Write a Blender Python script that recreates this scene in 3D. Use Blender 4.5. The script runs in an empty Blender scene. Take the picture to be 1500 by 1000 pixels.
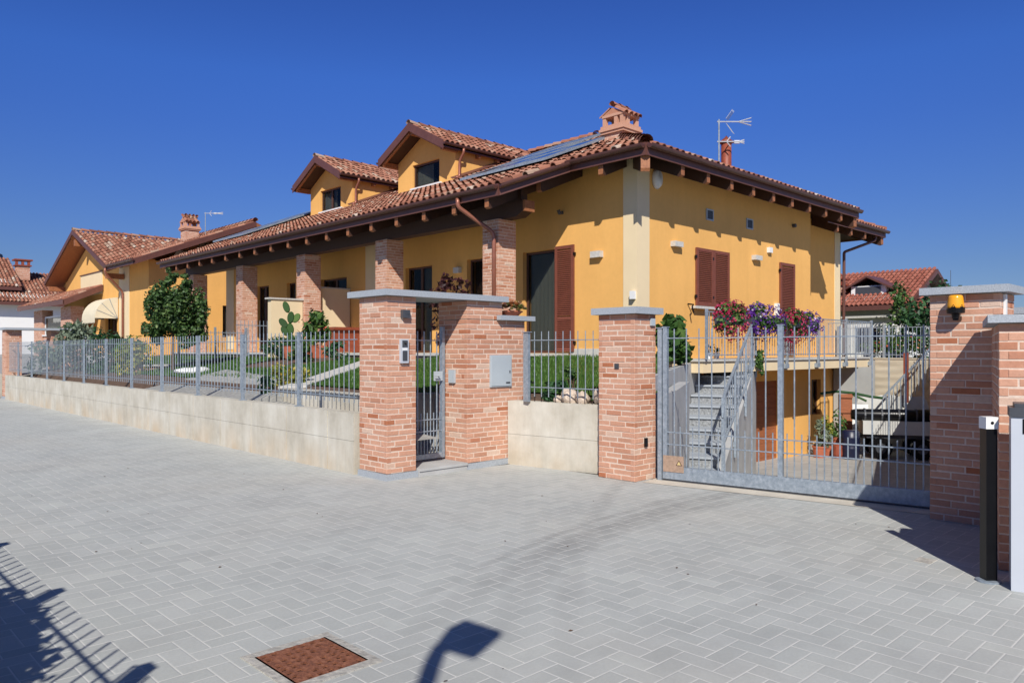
import bpy, math, random
from mathutils import Vector
R=math.radians
rng=random.Random(7)
sc=bpy.context.scene
COL=sc.collection
# ------------------------------------------------------------------ mesh builder
LOC={}
def setp(o,label=None,cat=None,group=None,kind=None):
    if label: o['label']=label
    if cat: o['category']=cat
    if group: o['group']=group
    if kind: o['kind']=kind
    return o
def thing(name,label,cat,loc,group=None):
    o=bpy.data.objects.new(name,None); COL.objects.link(o); o.location=loc
    o.empty_display_size=.1
    LOC[o.name]=Vector(loc)
    return setp(o,label,cat,group)
class MB:
    def __init__(s): s.v=[];s.f=[];s.r=[];s.g=[]
    def add(s,vs,fs,r=None):
        if r is None: r=rng.random()
        s.g.append((len(s.v),len(s.f)))
        b=len(s.v); s.v+= [tuple(p) for p in vs]
        for f in fs: s.f.append(tuple(b+i for i in f)); s.r.append(r)
        return s
    def quad(s,a,b,c,d,r=None): return s.add([a,b,c,d],[(0,1,2,3)],r)
    def box(s,x0,x1,y0,y1,z0,z1,r=None):
        v=[(x,y,z) for z in (z0,z1) for y in (y0,y1) for x in (x0,x1)]
        return s.add(v,[(0,2,3,1),(4,5,7,6),(0,1,5,4),(2,6,7,3),(0,4,6,2),(1,3,7,5)],r)
    def fbox(s,o,a,b,c,r=None):   # box from corner o with edge vectors
        o,a,b,c=map(Vector,(o,a,b,c))
        v=[o,o+a,o+b,o+a+b,o+c,o+a+c,o+b+c,o+a+b+c]
        return s.add(v,[(0,2,3,1),(4,5,7,6),(0,1,5,4),(2,6,7,3),(0,4,6,2),(1,3,7,5)],r)
    def bar(s,p,q,w,h=None,r=None,up=(0,0,1)):
        p,q=Vector(p),Vector(q); h=h or w; d=(q-p)
        u=Vector(up); 
        if abs(d.normalized().dot(u))>.99: u=Vector((0,1,0))
        x=d.cross(u).normalized()*w; y=x.cross(d).normalized()*h
        return s.fbox(p-x/2-y/2,d,x,y,r)
    def prism(s,poly,z0,z1,r=None):
        n=len(poly); v=[]
        f0=(lambda x,y:z0) if not callable(z0) else z0
        f1=(lambda x,y:z1) if not callable(z1) else z1
        for x,y in poly: v.append((x,y,f0(x,y)))
        for x,y in poly: v.append((x,y,f1(x,y)))
        fs=[tuple(range(n))[::-1],tuple(range(n,2*n))]+[(i,(i+1)%n,n+(i+1)%n,n+i) for i in range(n)]
        return s.add(v,fs,r)
    def tube(s,pts,rad,n=8,r=None,cap=True):
        pts=[Vector(p) for p in pts]; m=len(pts)
        rad=rad if isinstance(rad,(list,tuple)) else [rad]*m
        v=[];prev=None
        for i,p in enumerate(pts):
            d=(pts[min(i+1,m-1)]-pts[max(i-1,0)]).normalized()
            if prev is None:
                u=Vector((0,0,1)) if abs(d.z)<.9 else Vector((1,0,0)); x=d.cross(u).normalized()
            else:
                x=(prev-d*prev.dot(d)).normalized()
            prev=x; y=d.cross(x)
            for k in range(n):
                a=2*math.pi*k/n; v.append(p+(x*math.cos(a)+y*math.sin(a))*rad[i])
        fs=[(i*n+k,i*n+(k+1)%n,(i+1)*n+(k+1)%n,(i+1)*n+k) for i in range(m-1) for k in range(n)]
        if cap: fs+=[tuple(range(n))[::-1],tuple(range((m-1)*n,m*n))]
        return s.add(v,fs,r)
    def lathe(s,c,prof,n=20,r=None):
        v=[(c[0]+rr*math.cos(2*math.pi*k/n),c[1]+rr*math.sin(2*math.pi*k/n),c[2]+z) for rr,z in prof for k in range(n)]
        m=len(prof); fs=[(i*n+k,i*n+(k+1)%n,(i+1)*n+(k+1)%n,(i+1)*n+k) for i in range(m-1) for k in range(n)]
        fs+=[tuple(range(n))[::-1],tuple(range((m-1)*n,m*n))]
        return s.add(v,fs,r)
    def each(s,name,mat,parent):
        g=s.g+[(len(s.v),len(s.f))]; o=None
        for (v0,f0),(v1,f1) in zip(g,g[1:]):
            m=MB(); m.v=s.v[v0:v1]; m.f=[tuple(i-v0 for i in f) for f in s.f[f0:f1]]; m.r=s.r[f0:f1]; o=m.build(name,mat,parent)
        return o
    def build(s,name,mat,parent=None,label=None,cat=None,group=None,kind=None,smooth=False,origin=None):
        if parent is not None: L=LOC[parent.name]
        elif origin is not None: L=Vector(origin)
        elif s.v and kind not in('structure',):
            xs=[p[0] for p in s.v];ys=[p[1] for p in s.v]
            L=Vector(((min(xs)+max(xs))/2,(min(ys)+max(ys))/2,min(p[2] for p in s.v)))
        else: L=Vector((0,0,0))
        me=bpy.data.meshes.new(name)
        me.from_pydata([(p[0]-L.x,p[1]-L.y,p[2]-L.z) for p in s.v],[],s.f)
        a=me.attributes.new('rnd','FLOAT','FACE'); a.data.foreach_set('value',s.r)
        if smooth: me.polygons.foreach_set('use_smooth',[True]*len(s.f))
        me.materials.append(mat); me.update()
        o=bpy.data.objects.new(name,me); COL.objects.link(o)
        if parent is not None: o.parent=parent
        else: o.location=L
        LOC[o.name]=L
        return setp(o,label,cat,group,kind)
# ------------------------------------------------------------------ materials
def mat(name):
    m=bpy.data.materials.new(name); m.use_nodes=True; nt=m.node_tree
    return m,nt,nt.nodes['Principled BSDF']
def N(nt,t,**k):
    n=nt.nodes.new(t)
    for a,b in k.items():
        if a.startswith('i_'): n.inputs[a[2:].replace('_',' ')].default_value=b
        else: setattr(n,a,b)
    return n
def L_(nt,a,b): nt.links.new(a,b)
def ramp(nt,fac,stops,interp='LINEAR'):
    r=N(nt,'ShaderNodeValToRGB'); e=r.color_ramp; e.interpolation=interp
    while len(e.elements)<len(stops): e.elements.new(.5)
    for i,(p,c) in enumerate(stops):
        e.elements[i].position=p; e.elements[i].color=(c[0],c[1],c[2],1) if len(c)==3 else c
    L_(nt,fac,r.inputs[0]); return r.outputs[0]
def noise(nt,scale,detail=4,rough=.55,vec=None,stretch=None):
    n=N(nt,'ShaderNodeTexNoise',i_Scale=scale,i_Detail=detail,i_Roughness=rough)
    tc=N(nt,'ShaderNodeTexCoord'); v=tc.outputs['Object']
    if stretch:
        mp=N(nt,'ShaderNodeMapping'); mp.inputs['Scale'].default_value=stretch; L_(nt,v,mp.inputs[0]); v=mp.outputs[0]
    L_(nt,v,n.inputs['Vector']); return n.outputs['Fac']
def mixc(nt,fac,a,b,mode='MIX'):
    m=N(nt,'ShaderNodeMix',data_type='RGBA',blend_type=mode)
    for s_,x in ((0,fac),(6,a),(7,b)):
        if isinstance(x,(int,float)): m.inputs[s_].default_value=x
        elif isinstance(x,(tuple,list)): m.inputs[s_].default_value=(*x[:3],1)
        else: L_(nt,x,m.inputs[s_])
    return m.outputs[2]
def bump(nt,p,h,strength=.3,dist=.01):
    b=N(nt,'ShaderNodeBump'); b.inputs['Strength'].default_value=strength; b.inputs['Distance'].default_value=dist
    L_(nt,h,b.inputs['Height']); L_(nt,b.outputs[0],p.inputs['Normal'])
def attr(nt): return N(nt,'ShaderNodeAttribute',attribute_name='rnd').outputs['Fac']
def simple(name,c,rough=.6,metal=0,var=.12,scale=6,bmp=.15,bscale=60,spec=None,bdist=.004):
    m,nt,p=mat(name)
    n=noise(nt,scale,5,.6)
    lo=tuple(x*(1-var) for x in c); hi=tuple(min(1,x*(1+var)) for x in c)
    L_(nt,ramp(nt,n,[(.3,lo),(.7,hi)]),p.inputs['Base Color'])
    p.inputs['Roughness'].default_value=rough; p.inputs['Metallic'].default_value=metal
    if spec is not None: p.inputs['Specular IOR Level'].default_value=spec
    if bmp: bump(nt,p,noise(nt,bscale,3),bmp,bdist)
    return m
M={}
M['orange']=simple('orange_plaster',(.80,.44,.135),.9,var=.05,scale=.8,bmp=.25,bscale=140,spec=.2,bdist=.003)
_m=M['orange']; _nt=_m.node_tree; _p=_nt.nodes['Principled BSDF']; _c=_p.inputs['Base Color'].links[0].from_socket
_v=noise(_nt,2.2,6,.7,stretch=(1,1,.10)); _c=mixc(_nt,.55,_c,ramp(_nt,_v,[(.32,(.90,.89,.87)),(.58,(1,1,1))]),'MULTIPLY')
_v2=noise(_nt,9,6,.75); _c=mixc(_nt,.5,_c,ramp(_nt,_v2,[(.35,(.95,.94,.93)),(.6,(1.03,1.03,1.03))]),'MULTIPLY'); L_(_nt,_c,_p.inputs['Base Color'])
M['cream']=simple('cream_plaster',(.78,.63,.40),.9,var=.04,scale=1.5,bmp=.2,bscale=140,spec=.2,bdist=.003)
M['white']=simple('white_plaster',(.80,.79,.76),.9,var=.03,scale=2,bmp=.1)
M['grey_plaster']=simple('grey_plaster',(.40,.41,.40),.9,var=.08,scale=2,bmp=.2)
M['gutter']=simple('brown_painted_metal',(.085,.035,.027),.38,var=.15,scale=8,bmp=.05)
M['fascia']=simple('brown_flashing',(.125,.05,.038),.45,var=.12,scale=5,bmp=.06)
M['copper']=simple('copper_pipe',(.34,.13,.085),.38,metal=.35,var=.15,scale=9,bmp=.04)
M['darkpipe']=simple('dark_brown_pipe',(.12,.05,.04),.4,var=.1)
M['granite']=simple('granite_cap',(.36,.39,.42),.6,var=.22,scale=90,bmp=.3,bscale=120)
M['paleston']=simple('pale_stone',(.55,.53,.48),.8,var=.15,scale=20,bmp=.3,bscale=60)
M['white_paint']=simple('white_paint',(.78,.78,.76),.5,var=.03,bmp=.0)
M['black']=simple('black_plastic',(.006,.006,.007),.3,var=.2,bmp=.03,spec=.3)
M['grey_metal']=simple('grey_painted_metal',(.42,.47,.50),.5,var=.05,scale=3,bmp=.04)
M['greybox']=simple('light_grey_enamel',(.50,.53,.58),.4,var=.03,scale=3,bmp=.02)
M['darkgrey']=simple('dark_grey_metal',(.06,.065,.075),.4,var=.1,bmp=.05)
M['terracotta']=simple('terracotta_pot',(.42,.12,.06),.7,var=.15,scale=12)
M['redwood']=simple('red_stained_wood',(.26,.06,.03),.55,var=.2,scale=12)
M['beigefab']=simple('cream_canvas',(.70,.62,.45),.9,var=.05,scale=4)
M['rock']=simple('pale_rock',(.55,.45,.36),.85,var=.35,scale=14,bmp=.6,bscale=20,bdist=.03)
M['bark']=simple('bark',(.10,.055,.035),.9,var=.3,scale=30,bmp=.6,bscale=40,bdist=.01)
M['soil']=simple('soil',(.12,.075,.05),.95,var=.3,scale=8,bmp=.6,bscale=15,bdist=.03)
M['fabric_grey']=simple('grey_white_sheet',(.52,.52,.49),.8,var=.08,scale=3,bmp=.2,bscale=8,bdist=.02)
M['blue']=simple('dark_blue_plastic',(.008,.012,.04),.4)
M['terrain']=simple('dry_field_grass',(.12,.13,.05),.95,var=.3,scale=.5)
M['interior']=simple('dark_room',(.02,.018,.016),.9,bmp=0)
M['amber']=simple('amber_lens',(.85,.36,.02),.18,var=.04,bmp=.0)
M['ochre']=simple('rusted_plate',(.36,.25,.18),.7,var=.2,scale=25)
# galvanised steel
m,nt,p=mat('galvanised_steel'); n=noise(nt,22,6,.7)
L_(nt,ramp(nt,n,[(.3,(.22,.265,.31)),(.55,(.33,.385,.44)),(.78,(.50,.54,.58))]),p.inputs['Base Color'])
p.inputs['Metallic'].default_value=.35; L_(nt,ramp(nt,n,[(.2,(.38,)*3),(.8,(.6,)*3)]),p.inputs['Roughness']); M['steel']=m
# wood
def wood(name,c1,c2,str_=(6,1,6)):
    m,nt,p=mat(name); n=noise(nt,6,5,.6,stretch=str_)
    L_(nt,ramp(nt,n,[(.3,c1),(.7,c2)]),p.inputs['Base Color']); p.inputs['Roughness'].default_value=.6
    bump(nt,p,n,.2,.004); return m
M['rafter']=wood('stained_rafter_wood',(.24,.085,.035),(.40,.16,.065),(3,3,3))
M['soffit']=wood('shade_toned_boards',(.04,.017,.011),(.07,.03,.018),(2,14,2))  # eave shade put into the wood colour of boards, beam and rafter sides
M['shutter']=wood('red_brown_shutter_paint',(.165,.048,.028),(.215,.064,.038),(2,2,2))
M['frame']=wood('brown_window_frame',(.07,.03,.02),(.10,.045,.028),(3,3,3))
M['garage']=wood('garage_door_wood',(.26,.085,.035),(.36,.125,.055),(1,1,9))
# glass with see-through
m,nt,p=mat('window_glass'); out=nt.nodes['Material Output']
p.inputs['Base Color'].default_value=(.01,.013,.016,1); p.inputs['Roughness'].default_value=.04
tr=N(nt,'ShaderNodeBsdfTransparent'); tr.inputs[0].default_value=(.82,.82,.79,1); mx=N(nt,'ShaderNodeMixShader'); mx.inputs[0].default_value=.3
L_(nt,tr.outputs[0],mx.inputs[1]); L_(nt,p.outputs[0],mx.inputs[2]); L_(nt,mx.outputs[0],out.inputs[0]); M['glass']=m
# curtain
m,nt,p=mat('curtain_cloth'); n=noise(nt,2,2,.5,stretch=(2,2,.2))
L_(nt,ramp(nt,n,[(.3,(.36,.39,.36)),(.7,(.46,.49,.45))]),p.inputs['Base Color']); p.inputs['Roughness'].default_value=.9; M['curtain']=m
# solar glass
m,nt,p=mat('solar_glass'); p.inputs['Base Color'].default_value=(.015,.03,.045,1); p.inputs['Roughness'].default_value=.12
p.inputs['Specular IOR Level'].default_value=.7; M['solar']=m
# bricks
def brickmat(name,stops):
    m,nt,p=mat(name); a=attr(nt); c=ramp(nt,a,stops)
    n=noise(nt,26,6,.7); c=mixc(nt,.55,c,ramp(nt,n,[(.25,(.62,.58,.55)),(.75,(1.0,.98,.95))]),'MULTIPLY')
    st=noise(nt,2.2,4,.6); c=mixc(nt,ramp(nt,st,[(.55,(0,)*3),(.8,(.28,)*3)]),c,(.55,.44,.34))
    L_(nt,c,p.inputs['Base Color']); p.inputs['Roughness'].default_value=.9; p.inputs['Specular IOR Level'].default_value=.2
    bump(nt,p,noise(nt,45,5,.7),.6,.006); return m
BS=[(0,(.52,.26,.17)),(.15,(.60,.32,.215)),(.45,(.66,.37,.255)),(.80,(.62,.335,.23)),(.89,(.52,.23,.14)),(.94,(.46,.17,.085)),(.975,(.66,.45,.34)),(1,(.70,.52,.41))]
M['brick']=brickmat('salmon_brick',BS)
m,nt,p=mat('mortar'); n=noise(nt,30,4)
L_(nt,ramp(nt,n,[(.3,(.62,.48,.38)),(.7,(.74,.60,.49))]),p.inputs['Base Color']); p.inputs['Roughness'].default_value=.95; bump(nt,p,n,.4,.004); M['mortar']=m
# roof tiles
def tilemat(name,stops,lich=True):
    m,nt,p=mat(name); a=attr(nt); c=ramp(nt,a,stops)
    n=noise(nt,9,6,.7); c=mixc(nt,.6,c,ramp(nt,n,[(.25,(.55,.50,.46)),(.75,(1,.98,.95))]),'MULTIPLY')
    if lich:
        l=noise(nt,5,6,.75); c=mixc(nt,ramp(nt,l,[(.62,(0,)*3),(.72,(.35,)*3)]),c,(.50,.42,.34))
    L_(nt,c,p.inputs['Base Color']); p.inputs['Roughness'].default_value=.85; p.inputs['Specular IOR Level'].default_value=.25
    bump(nt,p,noise(nt,40,4),.4,.006); return m
TS=[(0,(.22,.09,.06)),(.25,(.34,.145,.095)),(.55,(.43,.19,.125)),(.80,(.49,.25,.17)),(.93,(.44,.30,.22)),(.972,(.58,.46,.37)),(1,(.68,.58,.50))]
M['tile']=tilemat('terracotta_tile',TS)
M['tile_red']=tilemat('red_tile',[(0,(.31,.10,.07)),(.5,(.38,.13,.09)),(1,(.45,.17,.12))],False)
M['tilebase']=simple('tile_bed',(.28,.11,.07),.9,var=.25,scale=6)
# concrete wall
m,nt,p=mat('cast_concrete_wall'); tc=N(nt,'ShaderNodeTexCoord'); sx=N(nt,'ShaderNodeSeparateXYZ'); L_(nt,tc.outputs['Object'],sx.inputs[0])
n=noise(nt,1.6,7,.65); c=ramp(nt,n,[(.3,(.45,.415,.335)),(.5,(.565,.53,.445)),(.72,(.66,.635,.555))])
v=noise(nt,5,6,.7,stretch=(1,1,.18)); c=mixc(nt,.5,c,ramp(nt,v,[(.3,(.66,.64,.60)),(.6,(1,1,1))]),'MULTIPLY')
hz=N(nt,'ShaderNodeMapRange'); hz.inputs[1].default_value=.0; hz.inputs[2].default_value=.42; hz.inputs[3].default_value=.75; hz.inputs[4].default_value=0
L_(nt,sx.outputs[2],hz.inputs[0]); s2=noise(nt,1.3,4,.6,stretch=(1,1,.4)); mm=N(nt,'ShaderNodeMath',operation='MULTIPLY'); L_(nt,hz.outputs[0],mm.inputs[0]); L_(nt,ramp(nt,s2,[(.42,(.05,)*3),(.68,(1,)*3)]),mm.inputs[1])
c=mixc(nt,mm.outputs[0],c,(.56,.41,.25)); L_(nt,c,p.inputs['Base Color']); p.inputs['Roughness'].default_value=.9
bump(nt,p,noise(nt,30,6,.7),.35,.006); M['concwall']=m
M['concrete']=simple('grey_concrete',(.42,.42,.41),.9,var=.16,scale=1.8,bmp=.3,bscale=35)
M['concstrip']=simple('beige_concrete',(.55,.50,.42),.9,var=.12,scale=4,bmp=.3,bscale=35)
M['riser']=simple('rough_stone_riser',(.26,.27,.275),.9,var=.45,scale=28,bmp=.8,bscale=40,bdist=.015)
M['alu']=simple('aluminium',(.55,.57,.60),.4,metal=.3,var=.1)
M['sand']=simple('faded_yellow',(.62,.48,.22),.6)
M['worn']=simple('worn_concrete',(.40,.38,.34),.95,var=.28,scale=18,bmp=.8,bscale=25,bdist=.015)
# board marked concrete for the back wall
m,nt,p=mat('board_marked_concrete'); n=noise(nt,1.2,6,.6,stretch=(1,1,6)); L_(nt,ramp(nt,n,[(.3,(.45,.39,.29)),(.7,(.60,.54,.42))]),p.inputs['Base Color'])
w=N(nt,'ShaderNodeTexWave',wave_type='BANDS',bands_direction='Z',i_Scale=1.4,i_Distortion=.6); tc=N(nt,'ShaderNodeTexCoord'); L_(nt,tc.outputs['Object'],w.inputs[0]); bump(nt,p,w.outputs['Fac'],.4,.02)
p.inputs['Roughness'].default_value=.9; M['boardconc']=m
# leaves
def leafmat(name,stops,tl=.25):
    m,nt,p=mat(name); c=ramp(nt,attr(nt),stops); L_(nt,c,p.inputs['Base Color']); p.inputs['Roughness'].default_value=.5
    p.inputs['Specular IOR Level'].default_value=.35
    out=nt.nodes['Material Output']; t=N(nt,'ShaderNodeBsdfTranslucent'); L_(nt,c,t.inputs[0]); mx=N(nt,'ShaderNodeMixShader'); mx.inputs[0].default_value=tl
    L_(nt,p.outputs[0],mx.inputs[1]); L_(nt,t.outputs[0],mx.inputs[2]); L_(nt,mx.outputs[0],out.inputs[0]); return m
M['leaf']=leafmat('green_leaf',[(0,(.03,.075,.02)),(.6,(.065,.145,.03)),(.95,(.13,.22,.05)),(1,(.2,.28,.07))])
M['leafdark']=leafmat('dark_green_leaf',[(0,(.018,.055,.022)),(.7,(.04,.11,.04)),(1,(.08,.17,.06))])
M['tree']=leafmat('tree_leaf',[(0,(.022,.05,.016)),(.55,(.05,.105,.028)),(.9,(.10,.18,.045)),(1,(.19,.25,.08))],.2)
M['leafgrey']=leafmat('grey_green_leaf',[(0,(.09,.13,.09)),(1,(.22,.27,.18))])
M['leafyellow']=leafmat('yellow_green_leaf',[(0,(.12,.17,.03)),(.7,(.25,.28,.05)),(1,(.5,.36,.05))])
M['leafred']=leafmat('dark_red_maple_leaf',[(0,(.03,.012,.012)),(.8,(.08,.025,.025)),(1,(.14,.05,.04))])
M['petunia_purple']=leafmat('purple_petals',[(0,(.06,.012,.16)),(.6,(.11,.025,.26)),(.88,(.20,.07,.38)),(1,(.62,.50,.72))])
M['petunia_red']=leafmat('magenta_petals',[(0,(.24,.01,.035)),(.6,(.40,.02,.07)),(.92,(.52,.06,.17)),(1,(.68,.25,.36))])
M['succulent']=leafmat('succulent_leaf',[(0,(.10,.16,.05)),(.35,(.25,.27,.08)),(.6,(.55,.22,.10)),(.85,(.62,.36,.14)),(1,(.75,.45,.35))])
M['flowers']=leafmat('mixed_petals',[(0,(.5,.06,.04)),(.5,(.7,.25,.12)),(.8,(.8,.55,.5)),(1,(.85,.8,.75))])
M['grass']=leafmat('lawn_grass',[(0,(.035,.085,.014)),(.6,(.06,.135,.022)),(1,(.11,.19,.04))],.15)
# cobble paving: herringbone of 12 x 24 cm blocks
def paving(name,w,cols,joint,jw,tracks=True):
    m,nt,p=mat(name); tc=N(nt,'ShaderNodeTexCoord'); mp=N(nt,'ShaderNodeMapping'); mp.inputs['Scale'].default_value=(1/w,1/w,1)
    nz=N(nt,'ShaderNodeTexNoise',i_Scale=1.2,i_Detail=2); L_(nt,tc.outputs['Object'],nz.inputs[0])
    L_(nt,tc.outputs['Object'],mp.inputs[0]); dm=N(nt,'ShaderNodeMix',data_type='RGBA',blend_type='LINEAR_LIGHT'); dm.inputs[0].default_value=.06
    L_(nt,mp.outputs[0],dm.inputs[6]); L_(nt,nz.outputs['Color'],dm.inputs[7])
    sp=N(nt,'ShaderNodeSeparateXYZ'); L_(nt,dm.outputs[2],sp.inputs[0])
    def ma(op,a,b=None,c=None):
        n=N(nt,'ShaderNodeMath',operation=op)
        for i,x in enumerate((a,b,c)):
            if x is None: continue
            if isinstance(x,(int,float)): n.inputs[i].default_value=x
            else: L_(nt,x,n.inputs[i])
        return n.outputs[0]
    x,y=sp.outputs[0],sp.outputs[1]
    i=ma('FLOOR',x);j=ma('FLOOR',y);fx=ma('SUBTRACT',x,i);fy=ma('SUBTRACT',y,j)
    mod=ma('FLOORED_MODULO',ma('ADD',ma('SUBTRACT',i,j),.001),4.0); k=ma('FLOOR',mod)
    is0=ma('COMPARE',k,0,.1);is1=ma('COMPARE',k,1,.1);is2=ma('COMPARE',k,2,.1);is3=ma('COMPARE',k,3,.1)
    dl=ma('ADD',fx,is1);dr=ma('ADD',ma('SUBTRACT',1,fx),is0);db=ma('ADD',fy,is2);dt=ma('ADD',ma('SUBTRACT',1,fy),is3)
    d=ma('MINIMUM',ma('MINIMUM',dl,dr),ma('MINIMUM',db,dt))
    bi=ma('SUBTRACT',i,is1);bj=ma('SUBTRACT',j,is2)
    cb=N(nt,'ShaderNodeCombineXYZ'); L_(nt,bi,cb.inputs[0]);L_(nt,bj,cb.inputs[1])
    wn=N(nt,'ShaderNodeTexWhiteNoise',noise_dimensions='2D'); L_(nt,cb.outputs[0],wn.inputs['Vector'])
    c=ramp(nt,wn.outputs['Value'],cols)
    g=noise(nt,55,4,.8); c=mixc(nt,.5,c,ramp(nt,g,[(.3,(.80,.80,.80)),(.7,(1.08,1.08,1.08))]),'MULTIPLY')
    st=noise(nt,.35,5,.6); c=mixc(nt,ramp(nt,st,[(.45,(0,)*3),(.75,(.35,)*3)]),c,(.44,.40,.34))
    st2=noise(nt,1.1,6,.7); c=mixc(nt,ramp(nt,st2,[(.35,(.22,)*3),(.55,(0,)*3)]),c,(.22,.22,.22))
    if tracks:
        s3=N(nt,'ShaderNodeSeparateXYZ'); L_(nt,tc.outputs['Object'],s3.inputs[0]); X,Y=s3.outputs[0],s3.outputs[1]
        tot=None
        for cx,cy,rr,wd,st_ in ((7.0,-5.96,10.45,.17,.55),(6.9,-5.7,10.42,.07,.4),(6.34,-1.41,5.73,.15,.38),(17.87,-13.98,22.34,.11,.25),(5.6,9.9,7.6,.13,.16)):
            r0=ma('SQRT',ma('ADD',ma('POWER',ma('SUBTRACT',X,cx),2),ma('POWER',ma('SUBTRACT',Y,cy),2)))
            e=ma('DIVIDE',ma('ABSOLUTE',ma('SUBTRACT',r0,rr)),wd)
            e=ma('MAXIMUM',ma('SUBTRACT',1.0,ma('POWER',e,2)),0)
            lim=N(nt,'ShaderNodeMapRange'); lim.inputs[1].default_value=2.2; lim.inputs[2].default_value=4.6; lim.inputs[3].default_value=.0;lim.inputs[4].default_value=1; L_(nt,X,lim.inputs[0]); ly=N(nt,'ShaderNodeMapRange'); ly.inputs[1].default_value=1.2; ly.inputs[2].default_value=2.6; L_(nt,Y,ly.inputs[0]); e=ma('MULTIPLY',e,ly.outputs[0])
            e=ma('MULTIPLY',ma('MULTIPLY',e,st_),lim.outputs[0]); e=ma('MULTIPLY',e,ramp(nt,noise(nt,3,5,.7),[(.3,(.3,)*3),(.6,(1,)*3)]))
            tot=e if tot is None else ma('MAXIMUM',tot,e)
        c=mixc(nt,tot,c,(.19,.185,.18))
    jn=noise(nt,4,4,.6)
    jf=ramp(nt,d,[(jw*.6,(1,)*3),(jw,(0,)*3)]); jf=ma('MULTIPLY',jf,ramp(nt,jn,[(.3,(.45,)*3),(.6,(1,)*3)]))
    c=mixc(nt,jf,c,joint); L_(nt,c,p.inputs['Base Color']); p.inputs['Roughness'].default_value=.85; p.inputs['Specular IOR Level'].default_value=.3
    hh=ramp(nt,d,[(jw*.5,(0,)*3),(jw*1.8,(1,)*3)]); hh=ma('ADD',hh,ma('MULTIPLY',g,.25)); hh=ma('ADD',hh,ma('MULTIPLY',wn.outputs['Value'],.1))
    bump(nt,p,hh,.3,.004); return m
M['paving']=paving('block_paving',.121,[(0,(.42,.435,.415)),(.5,(.448,.462,.44)),(.9,(.468,.48,.458)),(1,(.485,.50,.47))],(.62,.61,.57),.038)
M['yardpave']=paving('yard_paving',.15,[(0,(.36,.355,.34)),(1,(.45,.44,.42))],(.40,.38,.35),.04,False)
M['gravel']=simple('stone_path',(.34,.335,.31),.9,var=.35,scale=14,bmp=.5,bscale=25,bdist=.01)
# rusty iron
m,nt,p=mat('rusted_iron'); n=noise(nt,34,6,.85)
L_(nt,ramp(nt,n,[(.28,(.04,.018,.012)),(.48,(.20,.07,.035)),(.66,(.34,.14,.075)),(.82,(.5,.3,.18))]),p.inputs['Base Color']); p.inputs['Roughness'].default_value=.85; bump(nt,p,n,.6,.004); M['rust']=m

# ------------------------------------------------------------------ world, sun, camera
EL=R(38.0); sd=Vector((-.7206,-.6943,0))*math.cos(EL)+Vector((0,0,math.sin(EL)))
w=bpy.data.worlds.new('World'); sc.world=w; w.use_nodes=True; nt=w.node_tree
sky=nt.nodes.new('ShaderNodeTexSky'); sky.sky_type='NISHITA'; sky.sun_disc=False; sky.sun_elevation=EL
sky.sun_rotation=math.atan2(sd.x,sd.y); sky.altitude=200; sky.air_density=1.0; sky.dust_density=.15; sky.ozone_density=4
sm=nt.nodes.new('ShaderNodeMix'); sm.data_type='RGBA'; sm.blend_type='MULTIPLY'; sm.inputs[0].default_value=1; 
wt=nt.nodes.new('ShaderNodeTexCoord'); ws=nt.nodes.new('ShaderNodeSeparateXYZ'); nt.links.new(wt.outputs['Generated'],ws.inputs[0]); wr=ramp(nt,ws.outputs[2],[(.0,(.80,.92,1.30)),(.10,(.72,.90,1.38)),(.27,(.62,1.01,2.02)),(.33,(.62,1.10,2.26)),(.48,(.49,.87,2.02)),(.62,(.75,.92,1.25)),(1,(.80,.92,1.15))]); nt.links.new(wr,sm.inputs[7])
nt.links.new(sky.outputs[0],sm.inputs[6]); nt.links.new(sm.outputs[2],nt.nodes['Background'].inputs[0]); nt.nodes['Background'].inputs[1].default_value=.05
sl=bpy.data.lights.new('sun','SUN'); sl.energy=5.0; sl.angle=R(.5); sl.color=(1,.955,.88)
so=bpy.data.objects.new('sun',sl); COL.objects.link(so); so.rotation_euler=sd.to_track_quat('Z','Y').to_euler(); so.location=(-20,-20,30)
cd=bpy.data.cameras.new('camera'); cam=bpy.data.objects.new('camera',cd); COL.objects.link(cam); sc.camera=cam
cd.sensor_width=36; cd.lens=36*1112/1500; cd.shift_y=13/1500; cd.clip_end=2000; cd.clip_start=.05
cam.location=(0,0,1.62); cam.rotation_euler=(R(90),0,-R(44))
sc.view_settings.view_transform='Standard'; sc.view_settings.look='None'; sc.view_settings.exposure=0; sc.view_settings.gamma=1
sc.render.resolution_x=1024; sc.render.resolution_y=682

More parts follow.
